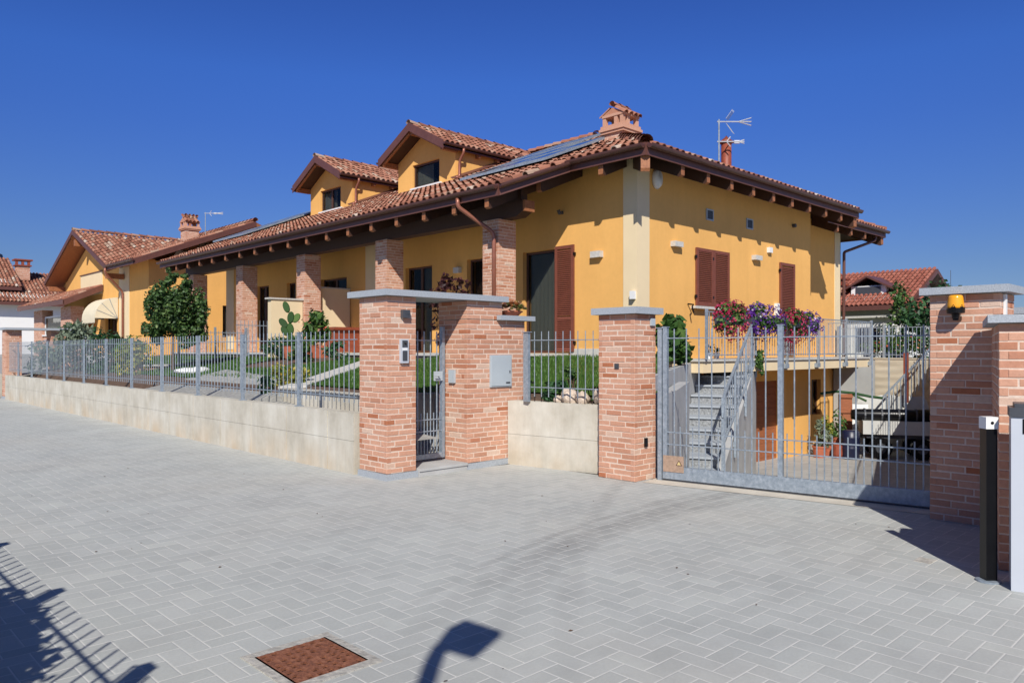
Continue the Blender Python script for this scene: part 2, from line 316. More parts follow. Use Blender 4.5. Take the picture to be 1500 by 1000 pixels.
# ------------------------------------------------------------------ generic pieces
def brickbox(name,x0,x1,y0,y1,z0,z1,parent,faces='wsen',T=None,course=.0675,bl=.245,label=None):
    """brick shell (name) plus its mortar core; T maps local xy to world"""
    T=T or (lambda x,y:(x,y))
    mb=MB(); g=.0105; dp=.06; n=max(1,round((z1-z0)/course)); ch=(z1-z0)/n
    def brick(o,u,nrm,a,b,za,zb):
        if b-a<.025: return
        j=rng.uniform(-.0035,.003); c=.0045
        r=rng.random(); e=[rng.uniform(-.0018,.0018) for _ in range(4)]
        pts=[]
        for dep,ins in ((-dp,0),(j-.004,0),(j,c)):
            for uu,zz,ee in ((a+ins,za+ins,e[0]),(b-ins,za+ins,e[1]),(b-ins,zb-ins,e[2]),(a+ins,zb-ins,e[3])):
                x=o[0]+u[0]*uu+nrm[0]*dep; y=o[1]+u[1]*uu+nrm[1]*dep
                X,Y=T(x,y); pts.append((X,Y,zz+ee))
        fs=[(8,9,10,11)]
        for q in (0,4):
            for k in range(4): fs.append((q+k,q+(k+1)%4,q+4+(k+1)%4,q+4+k))
        mb.add(pts,fs,r)
    S={'w':((x0,y1),(0,-1),(-1,0),y1-y0),'s':((x0,y0),(1,0),(0,-1),x1-x0),'e':((x1,y0),(0,1),(1,0),y1-y0),'n':((x1,y1),(-1,0),(0,1),x1-x0)}
    for k in range(n):
        za=z0+k*ch+g/2; zb=z0+(k+1)*ch-g/2
        for q,fc in enumerate('wsen'):
            if fc not in faces: continue
            o,u,nr,ln=S[fc]
            own=(k+ (fc in 'sn'))%2==0
            a=0 if own else dp; e=ln if own else ln-dp
            p=a+((k*7+q*3)%4)*bl/4*.5
            if not own: pass
            first=a
            nxt=a+bl*(.5 if own else .75)+ (0 if k%4<2 else .06)
            while first<e-1e-4:
                nx=min(nxt,e)
                if e-nx<.06: nx=e
                brick(o,u,nr,first+g/2*(first>a),nx-g/2*(nx<e),za,zb); first=nx; nxt=nx+bl+rng.uniform(-.006,.006)
    sh=mb.build(name,M['brick'],parent,label)
    i=.0035; c=MB(); P=[T(x0+i,y0+i),T(x1-i,y0+i),T(x1-i,y1-i),T(x0+i,y1-i)]; c.prism(P,z0+.003,z1-.003)
    if parent is not None:
        LOC[sh.name]=LOC[parent.name]
    c.build('mortar',M['mortar'],sh)
    return sh
def wallgrid(mb,axis,c,a0,a1,z0,z1,holes=(),thick=.3,sgn=1,reveal=.18):
    """wall in the plane axis=c; front faces -axis (sgn=1)"""
    P=(lambda a,d,z:(c+d*sgn,a,z)) if axis=='x' else (lambda a,d,z:(a,c+d*sgn,z))
    A=sorted({a0,a1,*[h[0] for h in holes],*[h[1] for h in holes]}); Z=sorted({z0,z1,*[h[2] for h in holes],*[h[3] for h in holes]})
    for i in range(len(A)-1):
        for j in range(len(Z)-1):
            am,zm=(A[i]+A[i+1])/2,(Z[j]+Z[j+1])/2
            if any(h[0]<am<h[1] and h[2]<zm<h[3] for h in holes): continue
            for d in (0,thick): mb.quad(P(A[i],d,Z[j]),P(A[i+1],d,Z[j]),P(A[i+1],d,Z[j+1]),P(A[i],d,Z[j+1]))
    for h in holes:
        a,b,e,f=h
        mb.quad(P(a,0,e),P(a,thick,e),P(a,thick,f),P(a,0,f)); mb.quad(P(b,0,e),P(b,thick,e),P(b,thick,f),P(b,0,f))
        mb.quad(P(a,0,f),P(a,thick,f),P(b,thick,f),P(b,0,f)); mb.quad(P(a,0,e),P(a,thick,e),P(b,thick,e),P(b,0,e))
    mb.quad(P(a0,0,z1),P(a0,thick,z1),P(a1,thick,z1),P(a1,0,z1))
def window(name,axis,c,a0,a1,z0,z1,parent,leaves=2,curtain=True,depth=.12,fw=.055,room=True,cs=(0,1),label=None):
    P=(lambda a,d,z:(c+d,a,z)) if axis=='x' else (lambda a,d,z:(a,c+d,z))
    def bx(mb,a,b,d0,d1,e,f):
        p,q=P(a,d0,e),P(b,d1,f); mb.box(min(p[0],q[0]),max(p[0],q[0]),min(p[1],q[1]),max(p[1],q[1]),e,f)
    fr=MB(); W=a1-a0
    bx(fr,a0+.002,a0+fw,depth,depth+.06,z0+.002,z1-.002); bx(fr,a1-fw,a1-.002,depth,depth+.06,z0+.002,z1-.002)
    bx(fr,a0+fw,a1-fw,depth,depth+.06,z1-fw,z1-.002); bx(fr,a0+fw,a1-fw,depth,depth+.06,z0+.002,z0+fw)
    for k in range(1,leaves):
        m=a0+W*k/leaves; bx(fr,m-fw*.8,m+fw*.8,depth,depth+.06,z0+fw,z1-fw)
    f=fr.build(name,M['frame'],parent,label)
    g=MB(); bx(g,a0+fw,a1-fw,depth+.02,depth+.028,z0+fw,z1-fw); g.build('glass',M['glass'],f)
    if curtain:
        cu=MB(); n=24; lo=a0+fw+(W-2*fw)*cs[0]; hi=a0+fw+(W-2*fw)*cs[1]
        for k in range(n):
            aa,bb=lo+(hi-lo)*k/n,lo+(hi-lo)*(k+1)/n; d=depth+.10
            cu.quad(P(aa,d+.003*math.sin(k*1.9),z0+fw),P(bb,d+.003*math.sin((k+1)*1.9),z0+fw),P(bb,d+.003*math.sin((k+1)*1.9),z1-fw),P(aa,d+.003*math.sin(k*1.9),z1-fw))
        cu.build('curtain',M['curtain'],f)
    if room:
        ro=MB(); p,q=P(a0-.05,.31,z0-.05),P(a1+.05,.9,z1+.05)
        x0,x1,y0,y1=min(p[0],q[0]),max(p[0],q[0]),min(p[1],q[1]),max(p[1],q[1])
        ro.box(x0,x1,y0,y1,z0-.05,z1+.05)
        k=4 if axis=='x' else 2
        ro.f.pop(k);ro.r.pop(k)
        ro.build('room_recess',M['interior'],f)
    return f
def shutter(axis,c,a0,a1,z0,z1,parent,label=None):
    P=(lambda a,d,z:(c-d,a,z)) if axis=='x' else (lambda a,d,z:(a,c-d,z))
    mb=MB()
    def bx(a,b,d0,d1,e,f):
        p,q=P(a,d0,e),P(b,d1,f); mb.box(min(p[0],q[0]),max(p[0],q[0]),min(p[1],q[1]),max(p[1],q[1]),e,f)
    w=.07; bx(a0,a0+w,.012,.055,z0,z1); bx(a1-w,a1,.012,.055,z0,z1)
    H=z1-z0; rails=[z0,z1-w]+([z0+H*.3] if H>1.8 else [])
    for r in rails: bx(a0+w,a1-w,.014,.052,r,r+w)
    z=z0+w
    while z<z1-w:
        if not any(r-.03<z<r+w for r in rails):
            A=P(a0+w,.016,z+.045);B=P(a1-w,.016,z+.045);C=P(a1-w,.05,z+.012);D=P(a0+w,.05,z+.012)
            A2=tuple(A[:2])+(A[2]-.010,);B2=tuple(B[:2])+(B[2]-.010,);C2=tuple(C[:2])+(C[2]-.010,);D2=tuple(D[:2])+(D[2]-.010,)
            mb.add([A,B,C,D,A2,B2,C2,D2],[(0,1,2,3),(7,6,5,4),(3,2,6,7),(0,4,5,1)])
        z+=.042
    p=mb.build('shutter',M['shutter'],parent,label)
    h=MB()
    for zz in (z0+.2,z1-.2):
        q=P(a0-.02,.04,zz); h.box(q[0]-.025,q[0]+.025,q[1]-.02,q[1]+.02,zz-.03,zz+.03)
    h.each('hinge',M['black'],p); return p
def inpoly(x,y,poly):
    c=False;n=len(poly)
    for i in range(n):
        x1,y1=poly[i];x2,y2=poly[(i+1)%n]
        if (y1>y)!=(y2>y) and x<(x2-x1)*(y-y1)/(y2-y1)+x1: c=not c
    return c
def tiles(poly,pl,down,matn,step=.36,sp=.212,avoid=None,rad=.083,seg=5):
    """barrel tiles over a sloping polygon; pl=(a,b,c): z=a+b*x+c*y; down: 2D unit downslope"""
    a,b,c=pl; d2=Vector(down); s2=Vector((-d2.y,d2.x)); slope=b*d2.x+c*d2.y
    d3=Vector((d2.x,d2.y,slope)).normalized(); s3=Vector((s2.x,s2.y,0)); n3=s3.cross(d3); 
    if n3.z<0: n3=-n3
    us=[Vector(p).dot(s2) for p in poly]; vs=[Vector(p).dot(d2) for p in poly]
    mb=MB(); hstep=step*math.sqrt(d2.length_squared/(1+slope*slope))
    u=min(us)+sp*.5; vmax=max(vs)
    while u<max(us):
        # lowest point of this column inside polygon
        v=vmax-.01; found=None
        while v>min(vs):
            q=s2*u+d2*v
            if inpoly(q.x,q.y,poly): found=v;break
            v-=.03
        if found is not None:
            v=found+.03; first=True
            while v>min(vs)-.1:
                q=s2*u+d2*v; mid=s2*u+d2*(v-hstep*.5)
                if inpoly(mid.x,mid.y,poly) and not (avoid and avoid(mid.x,mid.y)):
                    z=a+b*q.x+c*q.y; jx=rng.uniform(-.008,.008); P0=Vector((q.x,q.y,z))+s3*jx+n3*(-.02+.018)+d3*rng.uniform(-.012,.012)
                    P1=P0-d3*(step*1.12)-n3*.016+s3*rng.uniform(-.008,.008)
                    vs_=[]
                    for P_,r_ in ((P0,rad*rng.uniform(.97,1.04)),(P1,rad*.84)):
                        for k in range(seg+1):
                            t=math.pi*k/seg; vs_.append(P_+s3*(math.cos(t)*r_)+n3*(math.sin(t)*r_))
                    fs=[(k,k+1,seg+2+k,seg+1+k) for k in range(seg)]
                    rr=rng.random()
                    mb.add(vs_,fs,rr)
                    if first:  # thickness at eave mouth
                        v2=[P0+s3*(math.cos(math.pi*k/seg)*rad*.80)+n3*(math.sin(math.pi*k/seg)*rad*.80) for k in range(seg+1)]
                        mb.add(vs_[:seg+1]+v2,[(k,k+1,seg+2+k,seg+1+k) for k in range(seg)],rr)
                    first=False
                v-=hstep
        u+=sp
    return mb
def ridge(mb,p,q,rad=.11,step=.38,seg=6):
    p,q=Vector(p),Vector(q); L=(q-p).length; d=(q-p)/L; s=d.cross(Vector((0,0,1))).normalized(); n=s.cross(d)
    if n.z<0:n=-n
    k=0.0
    while k<L:
        P0=p+d*k+n*.02; P1=p+d*min(k+step*1.1,L)-n*.0; v=[]
        for P_,r_ in ((P0,rad*1.05),(P1,rad*.88)):
            for i in range(seg+1):
                t=math.pi*i/seg; v.append(P_+s*(math.cos(t)*r_)+n*(math.sin(t)*r_-.03))
        mb.add(v,[(i,i+1,seg+2+i,seg+1+i) for i in range(seg)]); k+=step
def slab(mb,poly,pl,t0,t1):
    a,b,c=pl; mb.prism(poly,lambda x,y:a+b*x+c*y-t0,lambda x,y:a+b*x+c*y-t1)
def gutterseg(mb,p,q,out,rad=.075):
    """half-round gutter hanging outside edge p-q, out = outward 3D unit"""
    p,q,o=Vector(p),Vector(q),Vector(out).normalized(); up=Vector((0,0,1)); v=[]
    prof=[(.0,.0)]+[(rad+rad*-math.cos(math.pi*k/8),-rad*math.sin(math.pi*k/8)*1.15) for k in range(9)]+[(2*rad,.012),(2*rad-.012,.012),(2*rad-.012,0)]
    for P_ in (p,q):
        for a,b in prof: v.append(P_+o*a+up*b)
    n=len(prof); mb.add(v,[(i,(i+1)%n,n+(i+1)%n,n+i) for i in range(n)]+[tuple(range(n)),tuple(range(n,2*n))[::-1]])
def fasc(mb,p,q,out,h0,h1,t=.03):
    p,q,o=Vector(p),Vector(q),Vector(out).normalized(); z=Vector((0,0,1))
    mb.fbox(p-z*h1,q-p,o*t,z*(h1-h0))
def leaves(mb,c,rad,n,size,shell=.55,flat=.0,rngx=None,elong=1.6):
    g=rngx or rng; c=Vector(c)
    for _ in range(n):
        while True:
            p=Vector((g.uniform(-1,1),g.uniform(-1,1),g.uniform(-1,1)))
            if .05<p.length<=1: break
        rr=p.length; k=shell+(1-shell)*rr; p=p/rr*min(1,k*g.uniform(.75,1.08))
        P_=c+Vector((p.x*rad[0],p.y*rad[1],p.z*rad[2]))
        nrm=(p*1.0+Vector((g.uniform(-1,1),g.uniform(-1,1),g.uniform(-1,1)))*.9+Vector((0,0,.4))).normalized()
        t=nrm.cross(Vector((g.uniform(-1,1),g.uniform(-1,1),g.uniform(-1,1)))).normalized(); b=nrm.cross(t)
        s=size*g.uniform(.6,1.25); t=t*s*elong*.5; b=b*s*.5
        mb.add([P_-t,P_+b-nrm*s*.1,P_+t,P_-b-nrm*s*.1],[(0,1,2),(0,2,3)],g.random())
def clumps(mb,c,rad,nc,n,size,cr=.45,rngx=None,elong=1.6):
    g=rngx or rng; c=Vector(c)
    for _ in range(nc):
        while True:
            p=Vector((g.uniform(-1,1),g.uniform(-1,1),g.uniform(-1,1)))
            if p.length<=1: break
        p=p.normalized()*(p.length**.45)*.8
        q=c+Vector((p.x*rad[0],p.y*rad[1],p.z*rad[2])); k=g.uniform(.7,1.25)*cr
        leaves(mb,q,(rad[0]*k,rad[1]*k,rad[2]*k),n,size,.4,rngx=g,elong=elong)
def rockmb(mb,c,r,g=rng):
    v=[];n=9;m=6
    ph=[g.uniform(0,6) for _ in range(6)]
    for j in range(m+1):
        t=math.pi*j/m
        for i in range(n):
            a=2*math.pi*i/n; k=1+.18*math.sin(3*a+ph[0]+t*2)+.14*math.sin(2*a+ph[1]-3*t)
            v.append((c[0]+r[0]*k*math.sin(t)*math.cos(a),c[1]+r[1]*k*math.sin(t)*math.sin(a),c[2]+r[2]*k*math.cos(t)))
    mb.add(v,[(j*n+i,j*n+(i+1)%n,(j+1)*n+(i+1)%n,(j+1)*n+i) for j in range(m) for i in range(n)])
# ================================================================== SETTING
GA,GB=(7.93,5.59),(8.45,2.59)       # sliding gate line
RW0,RW1=(8.35,1.95),(23.4,7.1)      # right boundary wall
mb=MB(); mb.add([(x,y,0) for x,y in [(-140,-140),(220,-140),(220,7.1),(23.5,7.1),(8.45,2.2),(8.5,2.60),(7.98,5.62),(7.7,5.75),(7.6,7.8),(5.46,8.0),(5.46,33),(5.46,220),(-140,220)]],[tuple(range(13))])
me=mb.build('street_paving',M['paving'],kind='structure')
# triangulate the concave sheet
import bmesh
bm=bmesh.new(); bm.from_mesh(me.data); bmesh.ops.delete(bm,geom=bm.faces[:],context='FACES_ONLY')
hv=[bm.verts.new(p) for p in ((1.81,3.375,0),(2.205,3.375,0),(2.205,3.815,0),(1.81,3.815,0))]
for i in range(4): bm.edges.new((hv[i],hv[(i+1)%4]))
bmesh.ops.triangle_fill(bm,use_beauty=True,use_dissolve=False,edges=bm.edges[:],normal=(0,0,1)); bm.to_mesh(me.data); bm.free()
MB().add([(-500,-500,-1.6),(900,-500,-1.6),(900,900,-1.6),(-500,900,-1.6)],[(0,1,2,3)]).build('terrain',M['terrain'],kind='structure')
def zd(x,y):   # driveway down to the basement garage
    return max(-1.14,min(0,-(x-8.2)*.166))-.006
mb=MB(); xs=[7.9+.4*i for i in range(42)]; ys=[1.5+.5*i for i in range(18)]
for i in range(len(xs)-1):
    for j in range(len(ys)-1):
        mb.quad(*[(x,y,zd(x,y)) for x,y in ((xs[i],ys[j]),(xs[i+1],ys[j]),(xs[i+1],ys[j+1]),(xs[i],ys[j+1]))])
mb.build('driveway',M['yardpave'],kind='structure')
mb=MB(); dx,dy=GB[0]-GA[0],GB[1]-GA[1]; L=math.hypot(dx,dy); ux,uy=dx/L,dy/L; nx,ny=uy,-ux   # n points to the street (-x)
if nx>0: nx,ny=-nx,-ny
q=lambda s,t:(GA[0]+ux*s+nx*t,GA[1]+uy*s+ny*t)
P=[q(-.05,.30),q(L+.1,.30),q(L+.1,-.12),q(-.05,-.12)]; mb.add([(x,y,.004) for x,y in P],[(0,1,2,3)])
mb.build('gate_threshold_paving',M['concstrip'],kind='structure')
def zg(x,y):
    if x<6.3: return .72
    c=lambda v:max(0,min(1,v)); w=c((y-8.5)/2.5)
    return (.93+.52*c((x-6.4)/3.9))*w+(.875+.57*c((x-7.55)/4.3))*(1-w)
def w2(x,y): return y > 6.62+(x-9.0)*.42+.13 if x>9 else y>5.95+(x-8.1)*.72+.1
def ingarden(x,y): return 5.5<x<12.35 and (w2(x,y) if x>8.3 else y>6.2) and not (x<6.42 and y<12.3) and not(x<7.45 and y<9.4) and not (x<8.2 and y<7.9)
mb=MB(); st=.2
x=5.5
while x<12.3:
    y=6.0
    while y<29.6:
        if ingarden(x+st/2,y+st/2): mb.quad(*[(a,b,zg(a,b)) for a,b in ((x,y),(x+st,y),(x+st,y+st),(x,y+st))])
        y+=st
    x+=st
mb.prism([(7.70,7.84),(7.93,6.34),(8.25,6.34),(8.25,7.95),(7.70,7.95)],.4,lambda x,y:.885+.15*(x-7.7)); mb.build('garden_soil',M['soil'],kind='structure')
mb=MB()
mb.add([(5.6,29.4,.75),(11,29.4,1.40),(11,60,1.40),(5.6,60,.75)],[(0,1,2,3)]); mb.add([(11,28.4,1.3),(30,28.4,1.3),(30,120,1.3),(11,120,1.3)],[(0,1,2,3)]); mb.add([(5.6,60,.75),(11,60,1.3),(11,220,1.3),(5.6,220,.75)],[(0,1,2,3)])
mb.build('neighbour_garden',M['gravel'],kind='structure')
MB().box(23.601,220,7.11,120,-1.5,1.36).build('raised_field',M['terrain'],kind='structure')
# lawn (sheet + blades)
def onpath(x,y):
    # diagonal stepping path from (6.6,12.4) to (10.6,15.2)
    ax,ay,bx_,by=6.5,12.3,10.7,15.3; t=max(0,min(1,((x-ax)*(bx_-ax)+(y-ay)*(by-ay))/((bx_-ax)**2+(by-ay)**2)))
    return math.hypot(x-ax-t*(bx_-ax),y-ay-t*(by-ay))<.28
def bed(x,y):
    return x<6.75 or (x>9.9 and y>13) or (12.3<y<17.2 and x<6.9) or (math.hypot(x-9.6,y-17.6)<1.5) or y<6.9 and x<8.4 and False
def islawn(x,y): return ingarden(x,y) and not onpath(x,y) and not (x<7.0 and 12.2<y<17.4) and not bed(x,y) and not (x>11.0 and y>11.0) and not (x<8.2 and y<8.7) and not (21.7<y<22.4)
mb=MB(); x=6.0
while x<12.3:
    y=6.0
    while y<28:
        if islawn(x+.1,y+.1): mb.quad(*[(a,b,zg(a,b)+.03) for a,b in ((x,y),(x+.2,y),(x+.2,y+.2),(x,y+.2))],r=rng.uniform(.2,.6))
        y+=.2
    x+=.2
g2=random.Random(3); k=0
while k<42000:
    x=g2.uniform(6,12.3); y=6+22*g2.random()**1.6
    if not islawn(x,y): k+=1; continue
    z=zg(x,y)+.02; h=g2.uniform(.04,.085); a=g2.uniform(0,6.28); w_=.006+.0006*y; dx_,dy_=math.cos(a)*w_,math.sin(a)*w_; lx,ly=g2.uniform(-.02,.02),g2.uniform(-.02,.02)
    mb.add([(x-dx_,y-dy_,z),(x+dx_,y+dy_,z),(x+lx,y+ly,z+h)],[(0,1,2)],g2.random()); k+=1
mb.build('lawn_grass',M['grass'],label='mown green lawn sloping up behind the fences to the yellow house',cat='grass',kind='stuff')
mb=MB(); ax,ay,bx_,by=6.5,12.3,10.7,15.3; d=math.hypot(bx_-ax,by-ay); px,py=-(by-ay)/d*.27,(bx_-ax)/d*.27
for k in range(14):
    a,b=k/14,(k+.93)/14; pp=[(ax+(bx_-ax)*t+s*px,ay+(by-ay)*t+s*py) for t,s in ((a,-1),(b,-1),(b,1),(a,1))]
    mb.prism(pp,lambda x,y:zg(x,y)-.02,lambda x,y:zg(x,y)+.045)
mb.build('garden_path',M['paleston'],kind='structure')
mb=MB(); mb.prism([(5.62,12.25),(6.95,12.25),(7.6,17.6),(5.62,17.6)],.3,lambda x,y:.745+.215*(x-5.62)); mb.add([(5.6,7.95,.45),(6.35,7.95,.45),(6.35,12.3,.745),(5.6,12.3,.745)],[(0,1,2,3)])
mb.add([(5.6,8.3,.09),(7.4,8.3,.09),(7.4,9.38,.42),(5.6,9.38,.42)],[(0,1,2,3)])
mb.build('garden_footpath',M['gravel'],kind='structure')

# ================================================================== STREET FRONT
def panelwall(name,p,q,z1,label,thick=.2,pan=2.3,split=.43,start=0,m='concwall',z0=0,group=None):
    """cast wall from p to q with recessed joints; thickness to the left-hand inside"""
    p,q=Vector((*p,0)),Vector((*q,0)); d=(q-p); Ln=d.length; d/=Ln; n=Vector((d.y,-d.x,0)); mb=MB()
    if n.x<0: n=-n
    s=start; g=.0045
    cuts=[0]; s=start or pan; gv=.012
    while s<Ln-.2: cuts.append(s); s+=pan
    cuts.append(Ln)
    for a,b in zip(cuts,cuts[1:]):
        for e,f in (((z0,split),(split,z1)) if split else ((z0,z1),)):
            j=rng.uniform(0,.003)
            mb.fbox(p+d*(a+gv)+n*j+Vector((0,0,e+(g if e>z0 else 0))),d*(b-a-2*gv),n*(thick-j),Vector((0,0,f-e-(g if e>z0 else 0))))
    mb.fbox(p+d*.01+n*.014+Vector((0,0,z0)),d*(Ln-.02),n*(thick-.03),Vector((0,0,z1-z0-.015)))
    return mb.build(name,M[m],label=label,cat='wall',origin=(p.x,p.y,z0),group=group)
panelwall('concrete_wall',(5.4,31.1),(5.4,70),.80,'distant continuation of the low concrete wall beyond the far entrance',start=9,pan=3)
panelwall('concrete_wall',(5.4,8.56),(5.4,29.82),.80,'long low beige cast concrete wall running left along the street under the picket fence',start=.67,pan=1.17)
panelwall('concrete_wall',(7.725,6.33),(7.49,7.855),.905,'short beige concrete wall between the meter box pillar and the gate pillar',start=9,pan=9)
def fencebay(par,p,q,zl,zh,zb,zt,sp=.125,r=.0068,skip_end=False):
    """one panel of pickets with two flat rails between posts"""
    p,q=Vector((*p,0)),Vector((*q,0)); d=q-p; L=d.length; d/=L; mb=MB()
    for z in (zl,zh): mb.bar(p+Vector((0,0,z)),q+Vector((0,0,z)),.022,.012)
    n=max(1,int(L/sp)); 
    for k in range(n+ (0 if skip_end else 0)):
        s=(k+.5)*L/n; o=p+d*s; zz=rng.uniform(-.004,.004)
        mb.tube([o+Vector((0,0,zb)),o+Vector((0,0,zt+zz))],r,6)
    return mb.build('picket_panel',M['steel'],par)
def post(par,x,y,z0,z1,w=.04,d=.06,cap=True):
    mb=MB(); mb.box(x-w/2,x+w/2,y-d/2,y+d/2,z0,z1)
    if cap: mb.box(x-w/2-.006,x+w/2+.006,y-d/2-.006,y+d/2+.006,z1,z1+.008)
    mb.box(x-w/2-.008,x-w/2-.0005,y-.012,y+.012,z1-.14,z1-.08); mb.box(x-w/2-.008,x-w/2-.0005,y-.012,y+.012,z0+.16,z0+.22)
    mb.box(x-.05,x+.05,y-.05,y+.05,z0-.001,z0+.012)
    return mb.build('fence_post',M['steel'],par)
fy=[10.2,12.08,13.94,15.75,17.56,19.35,21.15,22.98,24.78,26.6,28.4]
t=thing('picket_fence','long galvanised steel picket fence on top of the low concrete wall along the street','fence',(5.5,8.6,.8))
pr=8.62
for y in fy+[29.75]:
    fencebay(t,(5.5,pr+.03),(5.5,y-.03),1.0,1.765,.92,1.885)
    if y<29: post(t,5.5,y,.8,1.88)
    pr=y
t=thing('picket_fence','short galvanised picket fence panel above the rocks and short wall beside the gate pillar','fence',(7.52,7.46,.9))
fencebay(t,(7.535,7.42),(7.70,6.24),1.11,1.76,.98,1.88,.118)
mb=MB(); mb.box(7.49,7.54,7.44,7.53,.905,1.87); mb.box(7.475,7.555,7.42,7.545,1.87,1.88); mb.build('fence_post',M['steel'],t)

def entrance(y0,sg,lab,full):
    """roofed brick entrance: two piers, stone slab; sg=-1: opening faces -Y"""
    t=thing('brick_entrance',lab,'entrance',(5.43,y0,0))
    Y=lambda d:y0+d*(-sg)     # d = distance behind the front face
    def yy(a,b): return (min(Y(a),Y(b)),max(Y(a),Y(b)))
    a,b=yy(0,.62); brickbox('brick_pillar',5.43,5.88,a,b,.08,2.30,t)
    a,b=yy(0,.62); bp_=brickbox('brick_pillar',6.74,7.85,a,b,.08,2.045,t)
    brickbox('upper_brickwork',6.74,7.40,a,b,2.0465,2.30,t)
    for x0,x1 in ((5.41,5.90),(6.72,7.87)):
        mb=MB(); a,b=yy(-.018,.63); mb.box(x0,x1,a,b,0,.078); mb.build('stone_plinth',M['granite'],t)
    mb=MB(); a,b=yy(-.08,.80); mb.box(5.36,7.45,a,b,2.302,2.38); mb.build('stone_canopy_slab',M['granite'],t)
    mb=MB(); a,b=yy(-.09,.66); mb.box(7.39 if 0 else 7.455,7.98,a,b,2.047,2.115); a,b=yy(-.09,-.012); mb.box(7.28,7.453,a,b,2.047,2.115); mb.build('stone_cap',M['granite'],t)
    mb=MB(); a,b=yy(-.03,.62); mb.box(5.905,6.715,a,b,.0,.065); a,b=yy(-.045,.62); mb.box(5.905,6.715,a,b,.0655,.10); mb.build('stone_step',M['concrete'],t)
    return t
t=entrance(7.86,-1,'roofed salmon brick entrance with grey stone slab, intercom and meter box before the house',True)
# letter slot, intercom, meter box
mb=MB(); mb.box(5.635,5.745,7.80,7.857,2.03,2.13); mb.box(5.675,5.745,7.795,7.7995,2.075,2.09); mb.build('light_fitting',M['darkgrey'],t)
mb=MB(); mb.box(5.615,5.735,7.82,7.857,1.46,1.76); i=mb.build('intercom_panel',M['greybox'],t)
mb=MB(); mb.box(5.635,5.715,7.813,7.8195,1.66,1.745); mb.box(5.64,5.71,7.813,7.8195,1.49,1.61); mb.build('speaker_grille',M['darkgrey'],i)
MB().box(5.64,5.71,7.812,7.8195,1.62,1.65).build('name_plate',M['white_paint'],i)
mb=MB(); mb.lathe((5.675,7.808,1.70),[(.012,0),(.014,.01),(.012,.02)],10); mb.build('camera_lens',M['black'],i)
mb=MB(); mb.box(7.15,7.56,7.835,7.857,1.105,1.555); mb.box(7.165,7.545,7.826,7.8345,1.12,1.54); b=mb.build('meter_box',M['grey_metal'],t)
mb=MB(); mb.box(7.505,7.52,7.818,7.8255,1.30,1.335); mb.box(7.44,7.52,7.822,7.8255,1.15,1.172); mb.each('lock',M['darkgrey'],b)
entrance(30.45,1,'distant roofed brick entrance with thin stone slab at the far left end of the fence',False)

# pedestrian gate
t=thing('pedestrian_gate','narrow galvanised steel bar gate standing open between the two entrance pillars','gate',(6.66,8.30,.12))
mb=MB(); gy=8.32
mb.box(6.655,6.70,gy-.03,gy+.03,.13,1.95); mb.box(5.92,5.96,gy-.03,gy+.03,.13,1.95); mb.box(5.96,6.655,gy-.028,gy+.028,.13,.20)
mb.build('gate_frame',M['steel'],t)
mb=MB()
for z in (.50,.66,1.75): mb.box(5.96,6.655,gy-.012,gy+.012,z,z+.014)
for k in range(6):
    x=6.03+k*.11; mb.tube([(x,gy,.20),(x,gy,1.88)],.009,6)
    if k<6: mb.tube([(x+.055,gy,.20),(x+.055,gy,.76)],.008,6)
mb.build('gate_bars',M['steel'],t)
mb=MB(); mb.box(6.50,6.65,gy-.045,gy-.031,1.20,1.33); mb.tube([(6.56,gy-.05,1.27),(6.56,gy-.09,1.27),(6.48,gy-.09,1.27)],.01,6); mb.build('gate_lock',M['grey_metal'],t)
MB().box(6.705,6.738,8.10,8.22,1.17,1.35).build('latch_plate',M['grey_metal'],t)

# gate pillars
t=thing('gate_pillar','salmon brick gate pillar with flat grey stone cap left of the sliding gate','pillar',(7.78,5.95,0))
brickbox('brick_shaft',7.56,8.0,5.66,6.23,.0,2.07,t)
MB().box(7.49,8.07,5.59,6.30,2.072,2.155).build('stone_cap',M['granite'],t)
mb=MB(); mb.box(7.548,7.557,5.90,5.965,1.39,1.455); mb.box(7.543,7.5475,5.915,5.95,1.405,1.44); mb.build('key_switch',M['darkgrey'],t)
MB().box(7.75,7.80,5.635,5.657,.42,.53).build('photocell',M['black'],t)
MB().box(7.87,7.955,5.632,5.657,1.93,2.02).build('junction_box',M['grey_metal'],t)
t=thing('gate_pillar','large salmon brick gate pillar carrying the amber flashing lamp right of the sliding gate','pillar',(8.2,2.15,0))
brickbox('brick_shaft',7.96,8.42,1.87,2.46,.0,2.145,t)
MB().box(7.88,8.50,1.79,2.53,2.147,2.215).build('stone_cap',M['granite'],t)
mb=MB(); mb.box(8.03,8.075,1.845,1.867,1.30,2.13); mb.build('conduit_strip',M['white_paint'],t)
t=thing('flashing_lamp','amber flashing warning lamp with black base fixed to the right brick gate pillar','lamp',(7.86,2.21,1.95))
mb=MB(); mb.lathe((7.865,2.21,2.005),[(.066,0),(.072,.02),(.070,.04),(.062,.10),(.058,.118),(.050,.126),(.0,.128)],24); mb.build('lamp_lens',M['amber'],t,smooth=True)
mb=MB(); mb.lathe((7.865,2.21,1.965),[(.03,-.05),(.035,-.01),(.075,.0),(.078,.036),(.07,.045)],24); mb.box(7.865,7.958,2.185,2.235,1.90,1.94)
for k in range(6):
    a=k*math.pi/3; x,y=7.865+.071*math.cos(a),2.21+.071*math.sin(a)
    mb.add([(x-.03*math.sin(a),y+.03*math.cos(a),2.0),(x+.03*math.sin(a),y-.03*math.cos(a),2.0),(x,y,2.045),(7.865+.06*math.cos(a),2.21+.06*math.sin(a),2.0)],[(0,1,2),(0,2,3),(1,3,2)])
mb.build('lamp_base',M['black'],t)
